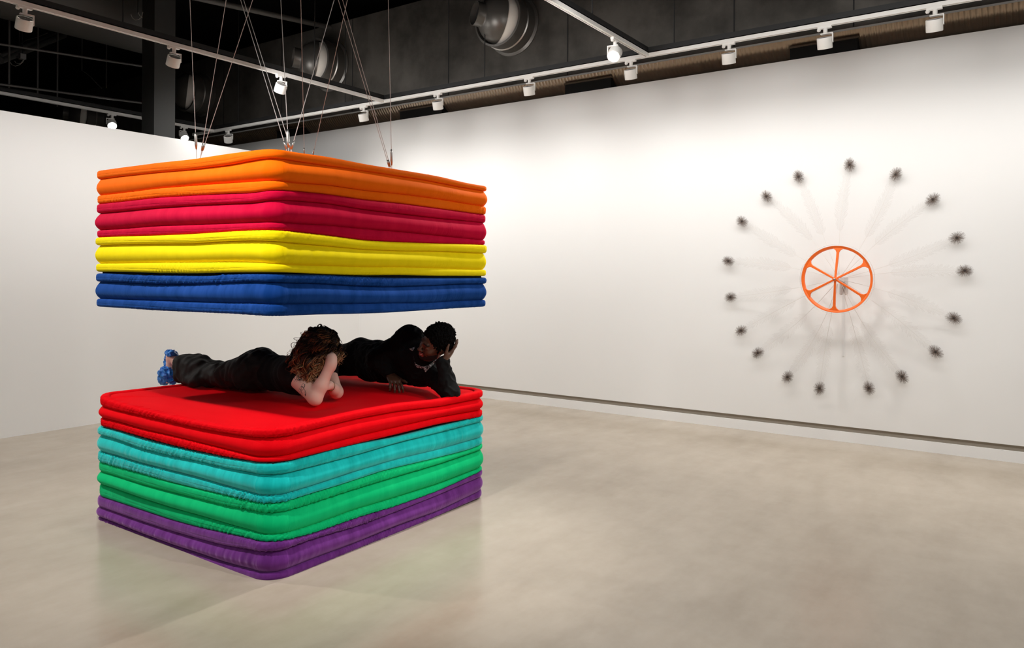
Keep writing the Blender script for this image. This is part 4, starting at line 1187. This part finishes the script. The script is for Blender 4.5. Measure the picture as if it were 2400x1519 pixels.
# ================================================================ man
def man():
    skin = mat('dark_brown_skin', (.11, .048, .026), .42)
    M_ = thing('person', 'person with short black hair in a black jacket resting head on one hand', 'person', (4.05, 3.9, .80), 'people lying on the red mattress')
    hc = A3((3.985, 3.405, 1.120))
    f = unit(-RT * .80 - FW * .58 - UPV * .10); up = unit(UPV * .93 + RT * .37 - FW * .50)
    H_, hp, hl = head(hc, f, up, 1.02)
    shl, shr = A3((4.10, 3.60, .93)), A3((4.085, 3.735, 1.135))
    el, wl = A3((3.995, 3.285, .795)), A3((3.972, 3.325, 1.000))
    er, wr = A3((3.92, 3.90, .985)), A3((3.955, 3.800, .872))
    hip = A3((4.17, 4.32, .955))
    P = [cap(hc + A3((.02, .03, -.06)), (4.075, 3.62, 1.02), .056, .066, .03),
         cap((4.09, 3.68, 1.02), (4.13, 4.0, .95), .125, .115, .06), cap((4.13, 4.0, .95), hip, .115, .125, .05),
         cap(hip, (4.00, 4.66, .92), .095, .065, .04), cap((4.0, 4.66, .92), (4.12, 4.97, .875), .06, .04, .03),
         cap(hip + (0, 0, -.05), (3.95, 4.72, .86), .085, .06, .04), cap((3.95, 4.72, .86), (4.05, 4.98, .85), .055, .04, .03),
         cap(shl, el, .055, .045, .03), cap(el, wl, .045, .029, .02), cap(shr, er, .055, .042, .03), cap(er, wr, .042, .028, .02)]
    P += hand(wl, unit(UPV * .66 + RT * .60 + FW * .42), unit(-RT * .55 + UPV * .55 + FW * .1), -FW + RT * .2, ((.15, .25, .2), (.12, .25, .2), (.12, .25, .2), (.15, .3, .2)), 1.0, .35, (.65, .5, .5))
    hd = unit(-FW * .80 + RT * .42 - UPV * .30)
    P += hand(wr + hd * .01, hd, -UPV, RT, ((.35, .55, .4), (.35, .55, .4), (.35, .55, .4), (.35, .6, .4)), 1.05, .5, (.7, .7, .1))
    P += H_
    lips = mat('lips', (.30, .085, .075), .4); beard = mat('short_beard', (.012, .008, .006), .9); teeth = mat('teeth', (.75, .70, .62), .3)
    palm = mat('palm_skin', (.36, .17, .11), .5)
    def pick(X):
        a, b, c = hl(X); mi = np.zeros(len(X), int)
        hd_ = (a > -.09) & (np.abs(b) < .09) & (c < .15) & (c > -.13)
        lip = hd_ & (a > .088) & (np.abs(b) < .027) & (c < -.050) & (c > -.083)
        brd = hd_ & ~lip & (((c < -.062) & (a > .02)) | ((c < -.044) & (c > -.055) & (np.abs(b) < .032) & (a > .085)) | ((np.abs(b) > .050) & (c < -.045) & (a > 0)))
        brow = hd_ & (a > .075) & (np.abs(np.abs(b) - .030) < .019) & (np.abs(c - .028) < .0045)
        lash = hd_ & (a > .080) & (np.abs(np.abs(b) - .031) < .014) & (np.abs(c + .0055) < .0022)
        tee = hd_ & (a > .092) & (a < .1035) & (np.abs(b) < .016) & (np.abs(c + .0635) < .0035)
        mi[brd] = 2; mi[lip] = 1; mi[brow | lash] = 2; mi[tee] = 3
        return mi
    organic('body', P, skin, M_, .0036, 1, mats=[lips, beard, teeth], pick=pick)
    # close-cropped curly hair
    R = (f, np.cross(up, f), up)
    up_ = unit(up - f * np.dot(up, f)); R = (f, np.cross(up_, f), up_)
    hp_ = lambda a, b, c: hc + (f * a + R[1] * b + up_ * c) * 1.02
    HR = [ell(hp_(-.022, 0, .052), (.112, .094, .104), R, .02), ell(hp_(-.055, 0, .0), (.07, .082, .075), R, .03),
          ('-e', hp_(.115, 0, -.005), A3((.085, .11, .082)), np.array(R), .010), ('-e', hp_(.05, 0, -.085), A3((.10, .12, .07)), np.array(R), .01)]
    for sg in (-1, 1): HR.append(cap(hp_(.018, sg * .073, .03), hp_(.012, sg * .073, -.012), .012, .009, .01))
    organic('hair', HR, mat('black_curly_hair', (.003, .0025, .0025), .9, Specular_IOR_Level=.1), M_, .0036, 0, [(.014, 85, 3), (.006, 190, 9)])
    # black jacket
    J = [cap((4.08, 3.62, .895), (4.15, 4.2, .895), .105, .11, .06), cap((4.09, 3.68, 1.015), (4.13, 4.0, .95), .142, .130, .06), cap((4.13, 4.0, .95), hip, .130, .135, .05),
         cap(shr + (0, -.01, .0), shl + (0, .01, .0), .082, .085, .06), cap((4.05, 3.66, 1.0), (4.05, 3.58, 1.01), .10, .075, .05),
         cap(shl, el, .080, .062, .04), cap(el, el + (wl - el) * .40, .062, .054, .03), cap(el + (wl - el) * .4, wl + (wl - el) * -.04, .054, .050, .02),
         ell(el + (0, 0, -.008), (.058, .058, .030), None, .02),
         cap(shr, er, .078, .064, .04), cap(er, er + (wr - er) * .9, .062, .042, .03),
         cap(shr + A3((0, .02, .01)), (4.12, 4.0, 1.0), .06, .07, .05)]
    jk = organic('jacket', J, BLKCL, M_, .0045, 1, [(.016, 9, 4, (1.4, 1, 1)), (.010, 22, 8, (1, 1, 1), True)])
    Tt = [cap(hip + (0, -.06, 0), hip, .132, .142, .05), cap(hip, (4.00, 4.66, .915), .115, .085, .05), cap((4.0, 4.66, .915), (4.12, 4.99, .875), .08, .062, .03),
          cap(hip + (0, 0, -.05), (3.95, 4.72, .87), .10, .08, .04), cap((3.95, 4.72, .87), (4.05, 5.0, .86), .075, .06, .03)]
    organic('trousers', Tt, BLKCL, M_, .006, 1, [(.012, 10, 2)])
    for p_ in ((4.12, 4.99, .875), (4.05, 5.0, .86)):
        organic('overshoe', [cap(A3(p_) + (0, .01, 0), A3(p_) + (.02, .10, -.01), .045, .032, .02)], bpy.data.materials['blue_overshoe_film'], M_, .005, 0, [(.012, 30, 4, (1, 1, 1), True)])
    # patterned shirt collar
    lp = mat('spotted_shirt', (.8, .8, .8), .7)
    v = N(lp, 'ShaderNodeTexVoronoi'); v.feature = 'DISTANCE_TO_EDGE'; v.inputs['Scale'].default_value = 95
    L(lp, objco(lp), v.inputs['Vector'])
    L(lp, ramp(lp, v.outputs['Distance'], [(.11, (.015, .015, .015)), (.17, (.85, .84, .82))]), bsdf(lp).inputs['Base Color'])
    tr = bvh(jk)
    def ribbon(nm, A_, B_, lift=.006, k=5):
        def rs(Q): 
            Q = np.array(Q, float); t = np.linspace(0, len(Q) - 1, 25); return np.stack([np.interp(t, range(len(Q)), Q[:, d]) for d in (0, 1)], 1)
        a, b = rs(A_), rs(B_); V = []
        for i in range(25):
            for j in range(k):
                q = a[i] + (b[i] - a[i]) * j / (k - 1)
                V.append(snap(tr, 760 + q[0] / 6.606, 730 + q[1] / 6.606, lift, 5.24))
        V = np.array(V); D = np.array([unit(x - O) for x in V])
        # keep the depth from jumping where the ray misses
        dist = np.linalg.norm(V - O, axis=1).reshape(25, k); med = np.median(dist)
        dist = np.clip(dist, med - .10, med + .05)
        V = O + D * dist.reshape(-1, 1)
        n = len(V); V2 = V + D * .003
        F = []
        for i in range(24):
            for j in range(k - 1):
                q = (i*k+j, i*k+j+1, (i+1)*k+j+1, (i+1)*k+j); F.append(q); F.append(tuple(x + n for x in q[::-1]))
        for i in range(24):
            for j in (0, k - 1):
                a_, b_ = i*k+j, (i+1)*k+j; F.append((a_, b_, b_ + n, a_ + n) if j == 0 else (b_, a_, a_ + n, b_ + n))
        return mesh(nm, np.concatenate([V, V2]), F, lp, M_, smooth=True)
    ribbon('shirt_collar', [(1378, 690), (1392, 740), (1405, 800), (1440, 825), (1500, 848), (1550, 850), (1600, 840), (1640, 815), (1690, 775), (1735, 735)],
           [(1388, 740), (1402, 790), (1405, 845), (1440, 870), (1500, 882), (1530, 880), (1565, 945), (1615, 895), (1680, 830), (1738, 760)])
    ribbon('collar_flap', [(1322, 575), (1345, 575), (1370, 560), (1405, 545)], [(1325, 590), (1345, 605), (1372, 610), (1395, 570)], .008)
man()
